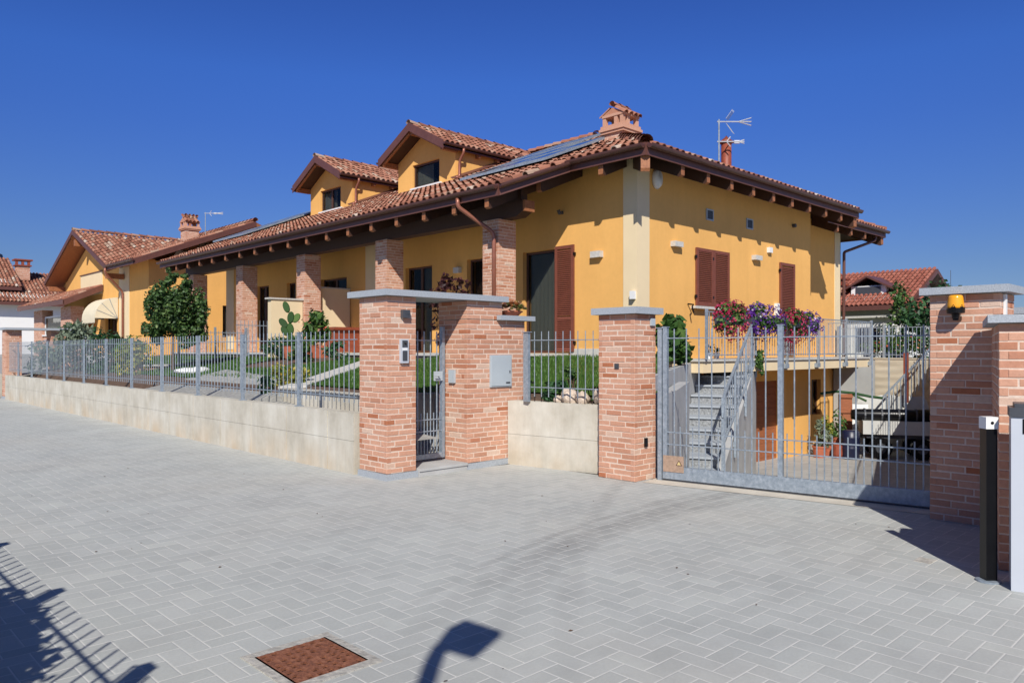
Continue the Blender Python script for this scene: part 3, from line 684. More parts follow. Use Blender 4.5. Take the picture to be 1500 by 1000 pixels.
mb=MB(); mb.tube([(7.90,2.262,1.96),(7.90,2.262,2.37)],.0022,5); mb.build('aerial_wire',M['darkgrey'],t)

# sliding gate
t=thing('sliding_gate','wide galvanised steel sliding gate closing the driveway between the two brick pillars','gate',(GA[0],GA[1],0))
def GP(s,z,off=0): x,y=q(s,off); return Vector((x,y,z))
U=Vector((ux,uy,0)); NN=Vector((nx,ny,0)); Z=Vector((0,0,1))
mb=MB()
mb.fbox(GP(.09,.03,-.03),U*(L-.05),NN*.06,Z*.155)
for s,w_ in ((.09,.055),(1.50,.055)): mb.fbox(GP(s,.185,-.028),U*w_,NN*.056,Z*1.72)
mb.fbox(GP(1.49,1.905,-.034),U*.075,NN*.068,Z*.01); mb.fbox(GP(.08,1.905,-.034),U*.075,NN*.068,Z*.01)
mb.build('gate_frame',M['steel'],t)
mb=MB()
for z in (.45,.60,1.765): mb.fbox(GP(.145,z,-.012),U*(L-.1),NN*.024,Z*.012)
s=.23; k=0
while s<L:
    if not 1.47<s<1.58:
        if k%2==0: mb.tube([GP(s,.185),GP(s,1.885)],.0085,6)
        else: mb.tube([GP(s,.185),GP(s,.68)],.008,6)
    s+=.0805; k+=1
mb.build('gate_bars',M['steel'],t)
mb=MB(); mb.fbox(GP(.10,.12,.032),U*.27,NN*.006,Z*.20); pl=mb.build('rusted_plate',M['ochre'],t)
mb=MB(); 
a,b,c=GP(.27,.205,.0392),GP(.35,.205,.0392),GP(.31,.275,.0392); mb.add([a,b,c,a+NN*.001,b+NN*.001,c+NN*.001],[(3,4,5),(0,1,4,3),(1,2,5,4),(2,0,3,5)])
mb.build('warning_triangle',M['frame'],pl)
mb=MB(); a,b,c=GP(.284,.2125,.0410),GP(.336,.2125,.0410),GP(.31,.258,.0410); mb.add([a,b,c],[(0,1,2)]); mb.build('triangle_face',M['sand'],pl)
mb=MB(); mb.fbox(GP(.02,.0,-.03),U*.055,NN*.06,Z*1.90); mb.fbox(GP(.0,1.895,-.04),U*.10,NN*.08,Z*.01); mb.build('guide_post',M['steel'],t)
mb=MB(); mb.fbox(GP(.0,.0,-.015),U*(L+.1),NN*.03,Z*.022); mb.build('ground_rail',M['darkgrey'],t)

# neighbour's angled wall and post boxes at the right
C0=(6.47,1.534); A1=(.964,.266); A2=(.266,-.964)
T=lambda x,y:(C0[0]+A1[0]*x+A2[0]*y,C0[1]+A1[1]*x+A2[1]*y)
t=thing('angled_brick_wall','lower salmon brick wall end with stone coping at the right picture edge, behind the grey cabinet','wall',(C0[0],C0[1],0))
TT=lambda x,y:T(x,-y)
brickbox('brick_wall',0,1.46,-1.4,0,.0,1.82,t,faces='wsen',T=TT)
mb=MB(); mb.prism([TT(-.07,.07),TT(1.47,.07),TT(1.47,-1.45),TT(-.07,-1.45)],1.822,1.88); mb.build('stone_coping',M['granite'],t)
t=thing('grey_cabinet','light grey metal cabinet with dark rounded hood standing at the right picture edge','cabinet',(6.1,1.2,0))
B0=(5.98,1.345); TB=lambda x,y:(B0[0]+A1[0]*x+A2[0]*y,B0[1]+A1[1]*x+A2[1]*y)
mb=MB(); mb.prism([TB(0,0),TB(0,.42),TB(.24,.42),TB(.24,0)],.0,1.17); mb.build('cabinet_body',M['greybox'],t)
mb=MB(); mb.prism([TB(-.012,-.01),TB(-.012,.43),TB(.25,.43),TB(.25,-.01)],1.172,1.235); mb.prism([TB(.0,.02),TB(.0,.40),TB(.24,.40),TB(.24,.02)],1.235,1.262); mb.build('cabinet_hood',M['darkgrey'],t)
mb=MB(); mb.prism([TB(-.004,.065),TB(-.004,.35),TB(-.0005,.35),TB(-.0005,.065)],1.06,1.16); mb.build('posting_slot',M['black'],t)
t=thing('photocell_post','slim black photocell post with white sensor head in front of the right gate pillar','post',(6.11,1.51,0))
mb=MB(); mb.prism([(6.11+a*.027-b*.027,1.51+a*.027+b*.027) for a,b in ((-1,-1),(1,-1),(1,1),(-1,1))],.012,1.07); mb.build('post_body',M['black'],t)
sq=lambda c,h,ang:[(c[0]+h*math.cos(ang+k*math.pi/2),c[1]+h*math.sin(ang+k*math.pi/2)) for k in range(4)]
an=math.atan2(.72,.69)
mb=MB(); mb.prism(sq((6.11,1.51),.06,R(0)),1.072,1.155); hd=mb.build('sensor_head',M['white_paint'],t)
mb=MB(); f=Vector((-.7071,-.7071,0)); c_=Vector((6.11,1.51,1.115))+f*.0430; mb.tube([c_,c_+f*.003],.011,12); mb.build('sensor_eye',M['black'],hd)
mb=MB(); mb.lathe((6.11,1.51,0),[(.08,.001),(.08,.012),(.06,.016)],20); mb.build('base_plate',M['steel'],t)
# manhole
t=thing('drain_grate','square rusty iron drain grate set in a worn concrete frame in the paving','drain grate',(2.0,3.595,0))
mb=MB(); x0,x1,y0,y1=1.81,2.205,3.375,3.815; o=.06
for a in ((x0-o,x1+o,y0-o,y0),(x0-o,x1+o,y1,y1+o),(x0-o,x0,y0,y1),(x1,x1+o,y0,y1)): mb.box(*a,-.05,.006)
mb.build('concrete_frame',M['worn'],t)
MB().box(x0,x1,y0,y1,-.16,-.006).build('pit',M['black'],t); mb=MB(); nb=7
for k in range(nb+1):
    x=x0+(x1-x0)*k/nb; mb.box(x-.011,x+.011,y0,y1,-.03,.006)
for k in range(9):
    y=y0+(y1-y0)*k/8; mb.box(x0,x1,y-.012,y+.012,-.03,.0045)
for k in range(nb):
    for j in range(8):
        if (k*3+j*2)%5==0: mb.lathe((x0+(x1-x0)*(k+.5)/nb,y0+(y1-y0)*(j+.5)/8,-.02),[(.034,0),(.034,.022),(.028,.025)],6)
mb.build('iron_grate',M['rust'],t)
mb=MB(); mb.box(6.28,6.43,1.94,2.06,-.02,.005); mb.build('inspection_cover',M['worn'],label='small pale concrete inspection cover beside the photocell post',cat='cover')
# ================================================================== YELLOW HOUSE
F0=1.56; K=.4125
H=thing('yellow_house','long yellow semi-detached house with tiled roof, brick portico pillars, dormers and red-brown shutters','house',(12.3,9.15,0))
PLL=(.709,K,0); PLE=(.709+K*3.15,0,K); PLE2=(.709+K*2.30,0,K); PLR=(.709+K*37,-K,0)
# walls
mb=MB()
holesL=[(10.82+.53,12.38,F0,3.86),(13.74,14.35,F0,3.87),(15.75,16.92,F0,3.86),(19.9,21.42,3.42,3.84),(23.05,23.66,2.3,3.88),(24.95,25.89,F0,3.9)]
wallgrid(mb,'x',12.3,9.15,28.4,-1.2,5.5,holesL)
wallgrid(mb,'y',9.15,12.3,20.04,-1.25,5.5,[(16.0,18.48,-1.25,.86)])
wallgrid(mb,'y',10.0,20.04,23.96,-1.25,5.5,[(21.98,22.6,-.3,.75)])
wallgrid(mb,'x',20.04,9.15,10.0,-1.25,5.5,[],sgn=-1)
wallgrid(mb,'x',23.96,10.0,28.4,-1.25,5.5,[],sgn=-1)
wallgrid(mb,'y',28.4,12.3,23.96,-1.25,5.5,[],sgn=-1)
HW=mb.build('wall',M['orange'],H)
mb=MB()
mb.box(12.28,12.2995,9.13,9.48,1.66,5.45); mb.box(12.2997,12.69,9.13,9.1495,1.66,5.45)
mb.box(23.56,23.98,9.98,9.9995,-1.2,5.45); mb.box(23.9605,23.98,9.98,10.4,-1.2,5.45)
mb.box(12.28,12.2995,18.34,18.86,1.66,5.45); mb.box(12.28,12.2995,27.75,28.42,1.66,5.45)
mb.each('corner_trim',M['cream'],H)
mb=MB(); mb.box(12.275,12.2993,9.125,10.9,1.38,1.655); mb.box(12.2995,12.70,9.125,9.1493,1.38,1.655); mb.build('plinth',M['paleston'],H)
# openings
window('french_window','x',12.3,11.35,12.38,F0,3.86,H,1,cs=(0,1),label='dark french window in shade beside the open shutter')
window('french_window','x',12.3,13.74,14.35,F0,3.87,H,1,curtain=False)
window('french_window','x',12.3,15.75,16.92,F0,3.86,H,2,cs=(.0,.6))
window('strip_window','x',12.3,19.9,21.42,3.42,3.84,H,2,curtain=False)
window('window','x',12.3,23.05,23.66,2.3,3.88,H,1,curtain=False)
window('french_window','x',12.3,24.95,25.89,F0,3.9,H,2,curtain=False)
shutter('x',12.3,10.79,11.335,F0+.03,3.89,H,label='open red-brown louvred shutter folded against the wall')
shutter('y',9.15,14.39,15.07,2.60,3.865,H); shutter('y',9.15,15.08,15.76,2.60,3.865,H)
shutter('y',9.15,18.25,19.04,1.5,3.85,H,label='tall red-brown shutter of the balcony door')
mb=MB(); mb.box(14.22,15.9,9.02,9.149,2.53,2.585); mb.build('window_sill',M['paleston'],H)
mb=MB()
for xx in (14.1,15.98):
    mb.tube([(xx,9.14,2.62),(xx,9.0,2.60),(xx-.07,8.99,2.56),(xx-.03,8.98,2.42)],.018,6)
mb.each('shutter_stay',M['black'],H)
mb=MB()
for a in ((13.46,13.77,9.03,9.149,3.80,3.91),(16.86,17.18,9.03,9.149,3.80,3.91)): mb.box(*a)
mb.box(12.18,12.299,10.01,10.27,3.55,3.68); mb.box(12.2,12.299,14.56,14.77,3.56,3.70); mb.each('wall_lamp',M['paleston'],H)
for x0,x1,z0,z1 in ((14.83,15.12,4.52,4.77),(16.6,16.9,4.52,4.77)):
    mb=MB(); mb.box(x0,x1,9.125,9.149,z0,z0+.03); mb.box(x0,x1,9.125,9.149,z1-.03,z1); mb.box(x0,x0+.03,9.125,9.149,z0+.03,z1-.03); mb.box(x1-.03,x1,9.125,9.149,z0+.03,z1-.03); v=mb.build('vent_frame',M['grey_metal'],H)
    mb=MB(); mb.box(x0+.03,x1-.03,9.14,9.149,z0+.03,z1-.03,); 
    for k in range(5): mb.box(x0+.03,x1-.03,9.128,9.139,z0+.045+k*.037,z0+.052+k*.037)
    mb.build('vent_slats',M['darkgrey'],v)
mb=MB(); mb.lathe((0,0,0),[(.13,0),(.14,.03),(.11,.10),(.0,.12)],20)
mb.v=[(12.93+a,9.148-c_,5.12+b*1.5) for a,b,c_ in mb.v]; mb.build('alarm_siren',M['white_paint'],H,smooth=True)
mb=MB(); mb.box(17.62,17.78,9.07,9.149,4.04,4.17); mb.build('motion_sensor',M['white_paint'],H)
mb=MB(); mb.box(12.17,12.279,9.16,9.24,2.64,2.80); mb.build('motion_sensor',M['white_paint'],H)
mb=MB(); mb.box(17.0,17.16,9.05,9.149,2.35,2.62); mb.box(18.0,18.14,9.07,9.149,2.42,2.80); mb.each('meter_cover',M['white_paint'],H)
mb=MB(); mb.tube([(12.29,11.15,4.62),(12.2,11.15,4.60),(12.17,11.15,4.66)],.04,8); mb.tube([(19.0,9.14,4.86),(19.0,9.06,4.86)],.05,8); mb.each('vent_pipe',M['darkgrey'],H)
# garage level
mb=MB()
for k in range(12): mb.box(16.01,18.47,9.33,9.36,-1.24+k*.175,-1.24+k*.175+.170)
mb.build('garage_door',M['garage'],H)
window('cellar_window','y',10.0,21.98,22.6,-.3,.75,H,2,curtain=False)
# portico
mb=MB(); mb.box(10.35,12.28,11.0,28.5,1.30,1.5); mb.build('portico_floor',M['concrete'],H)
mb=MB(); mb.box(10.25,12.274,10.95,28.55,1.502,1.556); mb.build('portico_paving',M['paleston'],H)
for k in range(5):
    y=11.5+4.02*k
    brickbox('brick_pillar',10.72,11.22,y,y+.5,1.557,4.35,H)
mb=MB(); mb.add([(x,y,z) for x in (10.83,11.11) for y,z in ((10.90,4.45),(11.10,4.353),(28.6,4.353),(28.6,4.66),(10.90,4.66))],[(0,1,2,3,4),(9,8,7,6,5),(0,5,6,1),(1,6,7,2),(2,7,8,3),(3,8,9,4),(4,9,5,0)])
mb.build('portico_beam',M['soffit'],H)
mb=MB(); mb.box(10.83,11.11,10.84,10.899,4.44,4.66); mb.build('beam_end',M['rafter'],H)  # sunlit wood tone at the end; the beam itself has shade in its colour
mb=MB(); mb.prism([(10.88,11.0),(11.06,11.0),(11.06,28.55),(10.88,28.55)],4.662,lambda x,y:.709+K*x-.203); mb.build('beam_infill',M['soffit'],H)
mb=MB(); mb.box(11.23,12.27,19.68,19.86,1.56,3.42); mb.build('portico_screen_wall',M['cream'],H)
mb=MB(); mb.box(11.22,12.275,19.65,19.89,3.422,3.46); mb.build('screen_coping',M['paleston'],H)
# roof
polyL=[(11.5,8.35),(18.5,15.35),(18.5,28.9),(10.04,28.9),(10.04,10.76),(11.5,10.22)]
polyE=[(11.5,8.35),(21.2,8.35),(21.2,12.65),(18.5,15.35)]
polyE2=[(21.2,9.2),(25.5,9.2),(21.2,13.5)]
polyR=[(25.5,9.2),(25.5,28.9),(18.5,28.9),(18.5,16.2)]
mb=MB()
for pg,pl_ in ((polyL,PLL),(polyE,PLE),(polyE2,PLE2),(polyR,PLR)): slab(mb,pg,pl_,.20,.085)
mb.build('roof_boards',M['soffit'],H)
mb=MB()
for pg,pl_ in ((polyL,PLL),(polyE,PLE),(polyE2,PLE2),(polyR,PLR)): slab(mb,pg,pl_,.084,.03)
RF=mb.build('roof',M['tilebase'],H)
DY=(18.24,23.7); XW=14.0; XR=13.4
def indorm(x,y): return any(abs(y-c_)<1.38 for c_ in DY) and 13.95<x<18.2
for pg,pl_,dn,av in ((polyL,PLL,(-1,0),indorm),(polyE,PLE,(0,-1),None),(polyE2,PLE2,(0,-1),None)):
    tiles(pg,pl_,dn,None,avoid=av).build('roof_tiles',M['tile'],RF)
mb=MB(); zl=lambda x,y:.709+K*x
ridge(mb,(11.45,8.30,zl(11.45,0)+.04),(18.5,15.35,zl(18.5,0)+.08),.12); ridge(mb,(18.5,28.9,zl(18.5,0)+.06),(18.5,15.35,zl(18.5,0)+.06),.12)
ridge(mb,(25.5,9.2,5.47),(18.5,16.2,zl(18.5,0)+.06),.12)
mb.build('ridge_tiles',M['tile'],RF)
# fascias and gutters along the eaves
zt=lambda x:.709+K*x
EP=[(21.2,8.35,5.453),(11.5,8.35,5.453),(11.5,10.22,5.453),(10.04,10.76,zt(10.04)),(10.04,28.9,zt(10.04))]
mf=MB();mg=MB()
for a,b in zip(EP,EP[1:]):
    d=Vector((b[0]-a[0],b[1]-a[1],0)).normalized(); o=Vector((-d.y,d.x,0))
    if o.dot(Vector((-1,-1,0)))<0:o=-o
    fasc(mf,a,b,o,.0,.235,.028)
    ex=d*.03
    gutterseg(mg,Vector(a)+o*.029-Vector((0,0,.045))-ex*0,Vector(b)+o*.029-Vector((0,0,.045))+ex*.5,o,.062)
fasc(mf,(21.2,9.2,5.453),(25.5,9.2,5.453),(0,-1,0),0,.235,.028); gutterseg(mg,(21.24,9.17,5.41),(25.55,9.17,5.41),(0,-1,0),.062)
fasc(mf,(21.2,8.35,5.453),(21.2,12.65,zt(11.5)+K*4.3),(1,0,0),.0,.25,.028)
fasc(mf,(25.5,9.2,5.453),(25.5,28.9,5.453),(1,0,0),.0,.235,.028)
fasc(mf,(10.04,28.9,zt(10.04)),(18.5,28.9,zt(18.5)),(0,1,0),.0,.25,.028)
mf.build('fascia_board',M['fascia'],RF); mg.build('gutter',M['gutter'],RF)
def rafter(p,q,w=.12,h=.26,drop=.20,cut=.06):
    """from tip p (plan,z of tile plane) up to q; tapered tip"""
    mb=MB(); p,q=Vector(p),Vector(q); d=(q-p); dh=Vector((d.x,d.y,0)).normalized(); s=Vector((-dh.y,dh.x,0))*w/2; z=Vector((0,0,1))
    a=p-z*(drop+.004); b=q-z*(drop+.004); tip=dh*cut
    v=[]
    for sg in (-1,1):
        v+= [a+s*sg,a+s*sg-z*h*.80,a+s*sg+tip+z*d.z/d.length*cut-z*h,b+s*sg-z*h,b+s*sg]
    mb.add(v,[(0,1,2,3,4),(9,8,7,6,5),(0,5,6,1),(1,6,7,2),(2,7,8,3),(4,3,8,9),(0,4,9,5)]); return mb
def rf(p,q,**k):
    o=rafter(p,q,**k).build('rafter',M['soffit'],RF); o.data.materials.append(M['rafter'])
    for i in (2,3): o.data.polygons[i].material_index=1  # tip faces keep the lit wood tone, sides are coloured as in shade
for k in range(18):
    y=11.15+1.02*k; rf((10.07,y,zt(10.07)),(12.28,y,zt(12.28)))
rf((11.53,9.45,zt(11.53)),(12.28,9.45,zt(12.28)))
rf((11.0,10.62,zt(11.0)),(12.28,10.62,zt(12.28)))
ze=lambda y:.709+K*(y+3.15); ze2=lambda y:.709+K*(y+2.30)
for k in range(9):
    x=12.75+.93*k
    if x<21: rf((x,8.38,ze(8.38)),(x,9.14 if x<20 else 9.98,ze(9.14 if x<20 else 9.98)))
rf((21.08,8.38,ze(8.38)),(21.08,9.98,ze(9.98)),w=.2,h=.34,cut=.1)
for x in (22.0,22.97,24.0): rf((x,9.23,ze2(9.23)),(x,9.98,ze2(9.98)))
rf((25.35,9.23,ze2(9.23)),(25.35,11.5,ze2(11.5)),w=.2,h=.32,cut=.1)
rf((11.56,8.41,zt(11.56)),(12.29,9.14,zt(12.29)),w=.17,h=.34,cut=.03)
# downpipes
def pipe(pts,name='downpipe',m='copper',r=.045,par=None,n=10):
    # smooth corners
    P=[Vector(p) for p in pts]; out=[P[0]]
    for a,b,c_ in zip(P,P[1:],P[2:]):
        k=min(.12,(a-b).length*.45,(c_-b).length*.45); s_=b+(a-b).normalized()*k; e=b+(c_-b).normalized()*k
        for i in range(5):
            t=i/4; out.append(s_*(1-t)**2+b*2*t*(1-t)+e*t*t)
    out.append(P[-1]); mb=MB(); mb.tube(out,r,n); return mb.build(name,M[m],par or H,smooth=True)
pipe([(9.97,11.92,4.72),(9.97,11.92,4.55),(10.66,11.58,4.05),(10.66,11.58,1.56)])
pipe([(25.0,9.3,5.35),(25.0,9.3,5.1),(24.05,9.9,4.7),(24.05,9.9,4.55),(24.05,9.93,-1.1)],m='darkpipe')
pipe([(23.6,9.9,.95),(23.6,9.9,-1.1)],m='white_paint',r=.06)
# dormers
for n_,yc in enumerate(DY):
    zb=zt(XW)-.05; za=8.29+.04*n_; sl=.51; hw=1.4; ho=1.6
    zp=lambda dy:za-sl*abs(dy)
    mb=MB(); wz0,wz1=zt(XW)+.09,7.28+.04*n_; wy0,wy1=(17.58,18.89) if n_==0 else (23.04,24.4)
    # front face with hole
    def fr(a,b,z0a,z0b,z1a,z1b): mb.add([(XW,a,z0a),(XW,b,z0b),(XW,b,z1b),(XW,a,z1a)],[(0,1,2,3)])
    t_=.12
    fr(yc-hw,wy0,zb,zb,zp(hw)-t_,zp(yc-wy0)-t_); fr(wy1,yc+hw,zb,zb,zp(wy1-yc)-t_,zp(hw)-t_); fr(wy0,wy1,zb,zb,wz0,wz0)
    mb.add([(XW,wy0,wz1),(XW,wy1,wz1),(XW,wy1,zp(wy1-yc)-t_),(XW,yc,za-t_),(XW,wy0,zp(yc-wy0)-t_)],[(0,1,2,3,4)])
    for yy_ in (wy0,wy1): mb.quad((XW,yy_,wz0),(XW+.2,yy_,wz0),(XW+.2,yy_,wz1),(XW,yy_,wz1))
    mb.quad((XW,wy0,wz1),(XW+.2,wy0,wz1),(XW+.2,wy1,wz1),(XW,wy1,wz1))
    xe=(zp(hw)-t_-.709)/K+.3
    for sg in (-1,1): mb.add([(XW,yc+sg*hw,zb),(XW,yc+sg*hw,zp(hw)-t_),(xe,yc+sg*hw,zp(hw)-t_)],[(0,1,2)])
    D=mb.build('dormer',M['orange'],H)
    xend=(za-.709)/K+.1
    w_=window('dormer_window','x',XW,wy0,wy1,wz0,wz1,H,1 if n_==0 else 2,room=True,cs=(.35,1),depth=.07)
    mb=MB(); mb.box(XW-.06,XW-.002,wy0-.12,wy1+.06,wz0-.05,wz0-.005); mb.build('dormer_sill',M['white_paint'],D)
    mt=MB(); ms=MB(); mw=MB(); mgt=MB()
    for sg in (-1,1):
        b_=-sl*sg; a_=za+sl*sg*yc; pl_=(a_,0,b_)
        xv=lambda dy:(zp(dy)-.709)/K
        pg=[(XR,yc),(xend,yc),(xv(ho)+.1,yc+sg*ho),(XR,yc+sg*ho)]
        slab(ms,pg,pl_,.11,.03)
        t2=tiles(pg,pl_,(0,sg),None,sp=.2)
        o_=len(mt.v); mt.v+=t2.v; mt.f+=[tuple(i+o_ for i in f) for f in t2.f]; mt.r+=t2.r
        # barge board (brown flashing) and inner wood
        mw.fbox((XR-.03,yc,za-.20),(0,sg*ho,-sl*ho),(.028,0,0),(0,0,.25))
        gutterseg(mgt,(XR-.03,yc+sg*ho,zp(ho)-.03),(xv(ho)+.05,yc+sg*ho,zp(ho)-.03),(0,sg,0),.05)
        mw.fbox((XR,yc+sg*ho,zp(ho)-.15),(xv(ho)-XR,0,0),(0,-sg*.025,0),(0,0,.15))
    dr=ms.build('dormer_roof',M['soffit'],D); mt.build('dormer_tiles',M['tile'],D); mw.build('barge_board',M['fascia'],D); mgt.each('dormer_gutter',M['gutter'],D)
    mr=MB(); ridge(mr,(XR-.05,yc,za+.04),(xend,yc,za+.04),.10); mr.build('dormer_ridge',M['tile'],D)
    mp=MB()
    mp.box(XR+.06,XW-.001,yc-.07,yc+.07,za-.30,za-.115)
    for sg in (-1,1):
        mp.fbox((XR+.05,yc+sg*(hw+.06)-.06,zp(hw)-.28),(XW-XR-.05,0,0),(0,.12,0),(0,0,.15))
        mp.fbox((XR+.03,yc+sg*.06,za-.24-.03),(0,sg*(hw-.02),-sl*(hw-.02)),(.07,0,0),(0,0,.13))
        for j in range(1,4):
            xx=XW+.75*j
            if xx<(zp(hw)-.35-.709)/K: mp.box(xx,xx+.09,yc+sg*hw if sg>0 else yc-ho+.04,yc+ho-.04 if sg>0 else yc-hw,zp(ho)-.22,zp(ho)-.10)
    mp.each('dormer_rafter',M['rafter'],D)
    p=pipe([(XW+.1,yc-ho-.05,zp(ho)-.08),(XW+.1,yc-ho-.05,zp(ho)-.2),(XW+.1,yc-hw-.06,zp(ho)-.42),(XW+.1,yc-hw-.06,zt(XW)+.12),(XW-.05,yc-hw-.1,zt(XW)+.08)],name='dormer_downpipe',r=.04,par=D)
    mb=MB(); mb.add([(XW-.2,yc-hw-.12,zt(XW-.2)+.09),(xe,yc-hw-.12,zt(xe)+.09),(xe,yc-hw-.005,zt(xe)+.16),(XW-.2,yc-hw-.005,zt(XW-.2)+.16)],[(0,1,2,3)]); mb.build('dormer_flashing',M['fascia'],D)
# chimneys
def chimney(par,cx,cy,s,z0,z1,z2,z3,name='chimney'):
    c=brickbox(name,cx-s/2,cx+s/2,cy-s/2,cy+s/2,z0,z1,par,course=.0675)
    e=s/2+.05; mb=MB(); mb.box(cx-e,cx+e,cy-e,cy+e,z1+.002,z1+.06); e+=.03; mb.box(cx-e,cx+e,cy-e,cy+e,z1+.0605,z1+.12)
    mb.box(cx-e+.03,cx+e-.03,cy-e+.03,cy+e-.03,z1+.1205,z1+.19)
    e=s/2+.02; zb=z1+.191
    for i in range(4):
        for j in range(4):
            if i in(0,3) or j in (0,3):
                if (i in (1,2) and j in (1,2)): continue
                px,py=cx-e+.05+(2*e-.1)*i/3,cy-e+.05+(2*e-.1)*j/3
                if (i in(0,3) and j in(0,3)) or (i+j)%2==1: mb.box(px-.045,px+.045,py-.045,py+.045,zb,z2)
    mb.box(cx-e-.01,cx+e+.01,cy-e-.01,cy+e+.01,z2+.001,z2+.06)
    # gable fill
    mb.add([(cx-e,cy-e,z2+.06),(cx-e,cy+e,z2+.06),(cx-e,cy,z3-.06),(cx+e,cy-e,z2+.06),(cx+e,cy+e,z2+.06),(cx+e,cy,z3-.06)],[(0,1,2),(3,5,4),(0,2,5,3),(1,4,5,2)])
    mb.build('chimney_stack_top',M['brick'],c)
    mb=MB(); h=e+.05; slp=(z3-z2-.06)/e
    for sg in (-1,1):
        pg=[(cx-h,cy),(cx+h,cy),(cx+h,cy+sg*h),(cx-h,cy+sg*h)]; pl_=(z3+slp*sg*cy,0,-slp*sg)
        t2=tiles(pg,pl_,(0,sg),None,sp=.17,step=.3,rad=.075); o_=len(mb.v); mb.v+=t2.v; mb.f+=[tuple(i+o_ for i in f) for f in t2.f]; mb.r+=t2.r
    ridge(mb,(cx-h+.02,cy,z3+.02),(cx+h-.02,cy,z3+.02),.075,.26); mb.build('chimney_tiles',M['tile'],c)
    return c
chimney(H,14.05,10.92,.56,5.9,6.6,6.98,7.24)
t=thing('flue_pipe','round terracotta flue with small conical cap behind the roof edge','chimney',(18.1,10.55,6.35))
mb=MB(); mb.lathe((18.1,10.55,6.2),[(.2,0),(.19,.18),(.15,.24),(.135,.3),(.135,.92)],16); mb.build('flue',M['redwood'],t,smooth=True)
mb=MB(); mb.lathe((18.1,10.55,7.12),[(.19,.0),(.2,.02),(.06,.13),(.03,.16),(.0,.2)],16)
mb.build('flue_cap',M['redwood'],t,smooth=True)
def antenna(base,h,items,lab):
    t=thing('tv_antenna',lab,'antenna',base); x,y,z=base
    mb=MB(); mb.tube([(x,y,z),(x,y,z+h)],.022,8); mb.build('mast',M['steel'],t)
    dr=Vector((.7193,-.6947,0)); fwd=Vector((.6947,.7193,0))
    for (zz,ln,kind) in items:
        o=Vector((x,y,z+zz)); mb=MB(); mb.tube([o-dr*.05,o+dr*ln],.016,6)
        if kind=='corner':
            for sg in (1,-1):
                for k in range(4):
                    a=o+dr*(.16+.03*k)+Vector((0,0,sg*.06)); b=o+dr*(.16+.03*k+.17)+Vector((0,0,sg*.30)); a=a+fwd*(.05*(k-1.5)); b=b+fwd*(.05*(k-1.5)); mb.tube([a,b],.006,4)
            for dz in (-.10,0,.10):
                mb.tube([o+dr*.5,o+dr*(ln)+Vector((0,0,dz))],.012,6)
                for k in range(9):
                    p_=o+dr*(.5+(ln-.5)*(k+1)/9)+Vector((0,0,dz*(k+1)/9)); mb.tube([p_-fwd*.06,p_+fwd*.06],.004,4)
        else:
            for sg in (1,-1): mb.tube([o+dr*.2,o+dr*.30+Vector((0,0,sg*.13))],.014,5)
            for dz in (-.05,.05): mb.tube([o+dr*.5,o+dr*ln+Vector((0,0,dz))],.014,5)
            mb.fbox(o+dr*.40-Vector((0,0,.04)),dr*.14,fwd*.05,(0,0,.08))
        mb.build('antenna_element',M['alu'],t)
antenna((17.65,10.5,5.9),1.74,[(1.68,.84,'corner'),(1.16,.66,'yagi')],'television antenna with two aerials on a steel mast beside the terracotta flue')
# solar arrays
def solar(x0,x1,y0,y1,nx_,ny_,lab):
    mb=MB(); fr=MB(); off=.13
    for i in range(nx_):
        for j in range(ny_):
            a,b=x0+(x1-x0)*i/nx_+.015,x0+(x1-x0)*(i+1)/nx_-.015; c_,d=y0+(y1-y0)*j/ny_+.015,y0+(y1-y0)*(j+1)/ny_-.015
            mb.prism([(a+.02,c_+.02),(b-.02,c_+.02),(b-.02,d-.02),(a+.02,d-.02)],lambda x,y:zt(x)+off,lambda x,y:zt(x)+off+.042)
            for pg in ([(a,c_),(b,c_),(b,c_+.02),(a,c_+.02)],[(a,d-.02),(b,d-.02),(b,d),(a,d)],[(a,c_+.02),(a+.02,c_+.02),(a+.02,d-.02),(a,d-.02)],[(b-.02,c_+.02),(b,c_+.02),(b,d-.02),(b-.02,d-.02)]):
                fr.prism(pg,lambda x,y:zt(x)+off-.01,lambda x,y:zt(x)+off+.05)
    p=mb.build('solar_panels',M['solar'],H,lab); fr.build('panel_frames',M['steel'],p)
solar(11.75,14.0,11.15,14.0,2,3,'dark solar array on the roof beside the front dormer')
solar(14.05,16.2,13.15,14.6,2,2,'upper solar array near the hip')
solar(11.7,15.3,25.7,28.3,3,2,'dark solar array at the far roof end')
# balcony
t=H
mb=MB(); mb.prism([(12.87,8.0),(21.05,8.0),(21.05,9.14),(14.5,9.14),(12.87,9.14)],1.18,1.40); mb.prism([(20.06,9.14),(23.95,9.14),(23.95,9.975),(20.06,9.975)],1.18,1.40)
mb.build('balcony_slab',M['cream'],H)
mb=MB(); mb.prism([(12.83,7.96),(21.09,7.96),(21.09,9.14),(12.83,9.14)],1.402,1.445); mb.build('balcony_paving',M['paleston'],H)
mb=MB(); yr=7.93
for z in (1.52,2.36): mb.box(12.9,21.0,yr-.012,yr+.012,z,z+.02)
for z in (1.52,2.36): mb.box(21.03-.012,21.03+.012,yr,9.1,z,z+.02)
x=12.98
while x<21.0: mb.tube([(x,yr,1.50),(x,yr,2.37)],.008,5); x+=.115
y=8.05
while y<9.1: mb.tube([(21.03,y,1.5),(21.03,y,2.37)],.008,5); y+=.115
mb.build('railing_bars',M['steel'],H)
for x in (12.88,14.62,16.2,17.8,19.4,21.02):
    mb=MB(); mb.box(x-.02,x+.02,yr-.025,yr+.025,1.22 if x>13 else 1.446,2.42); 
    if x>13: mb.box(x-.07,x+.07,yr-.02,7.9995,1.22,1.32)
    mb.build('railing_post',M['steel'],H)
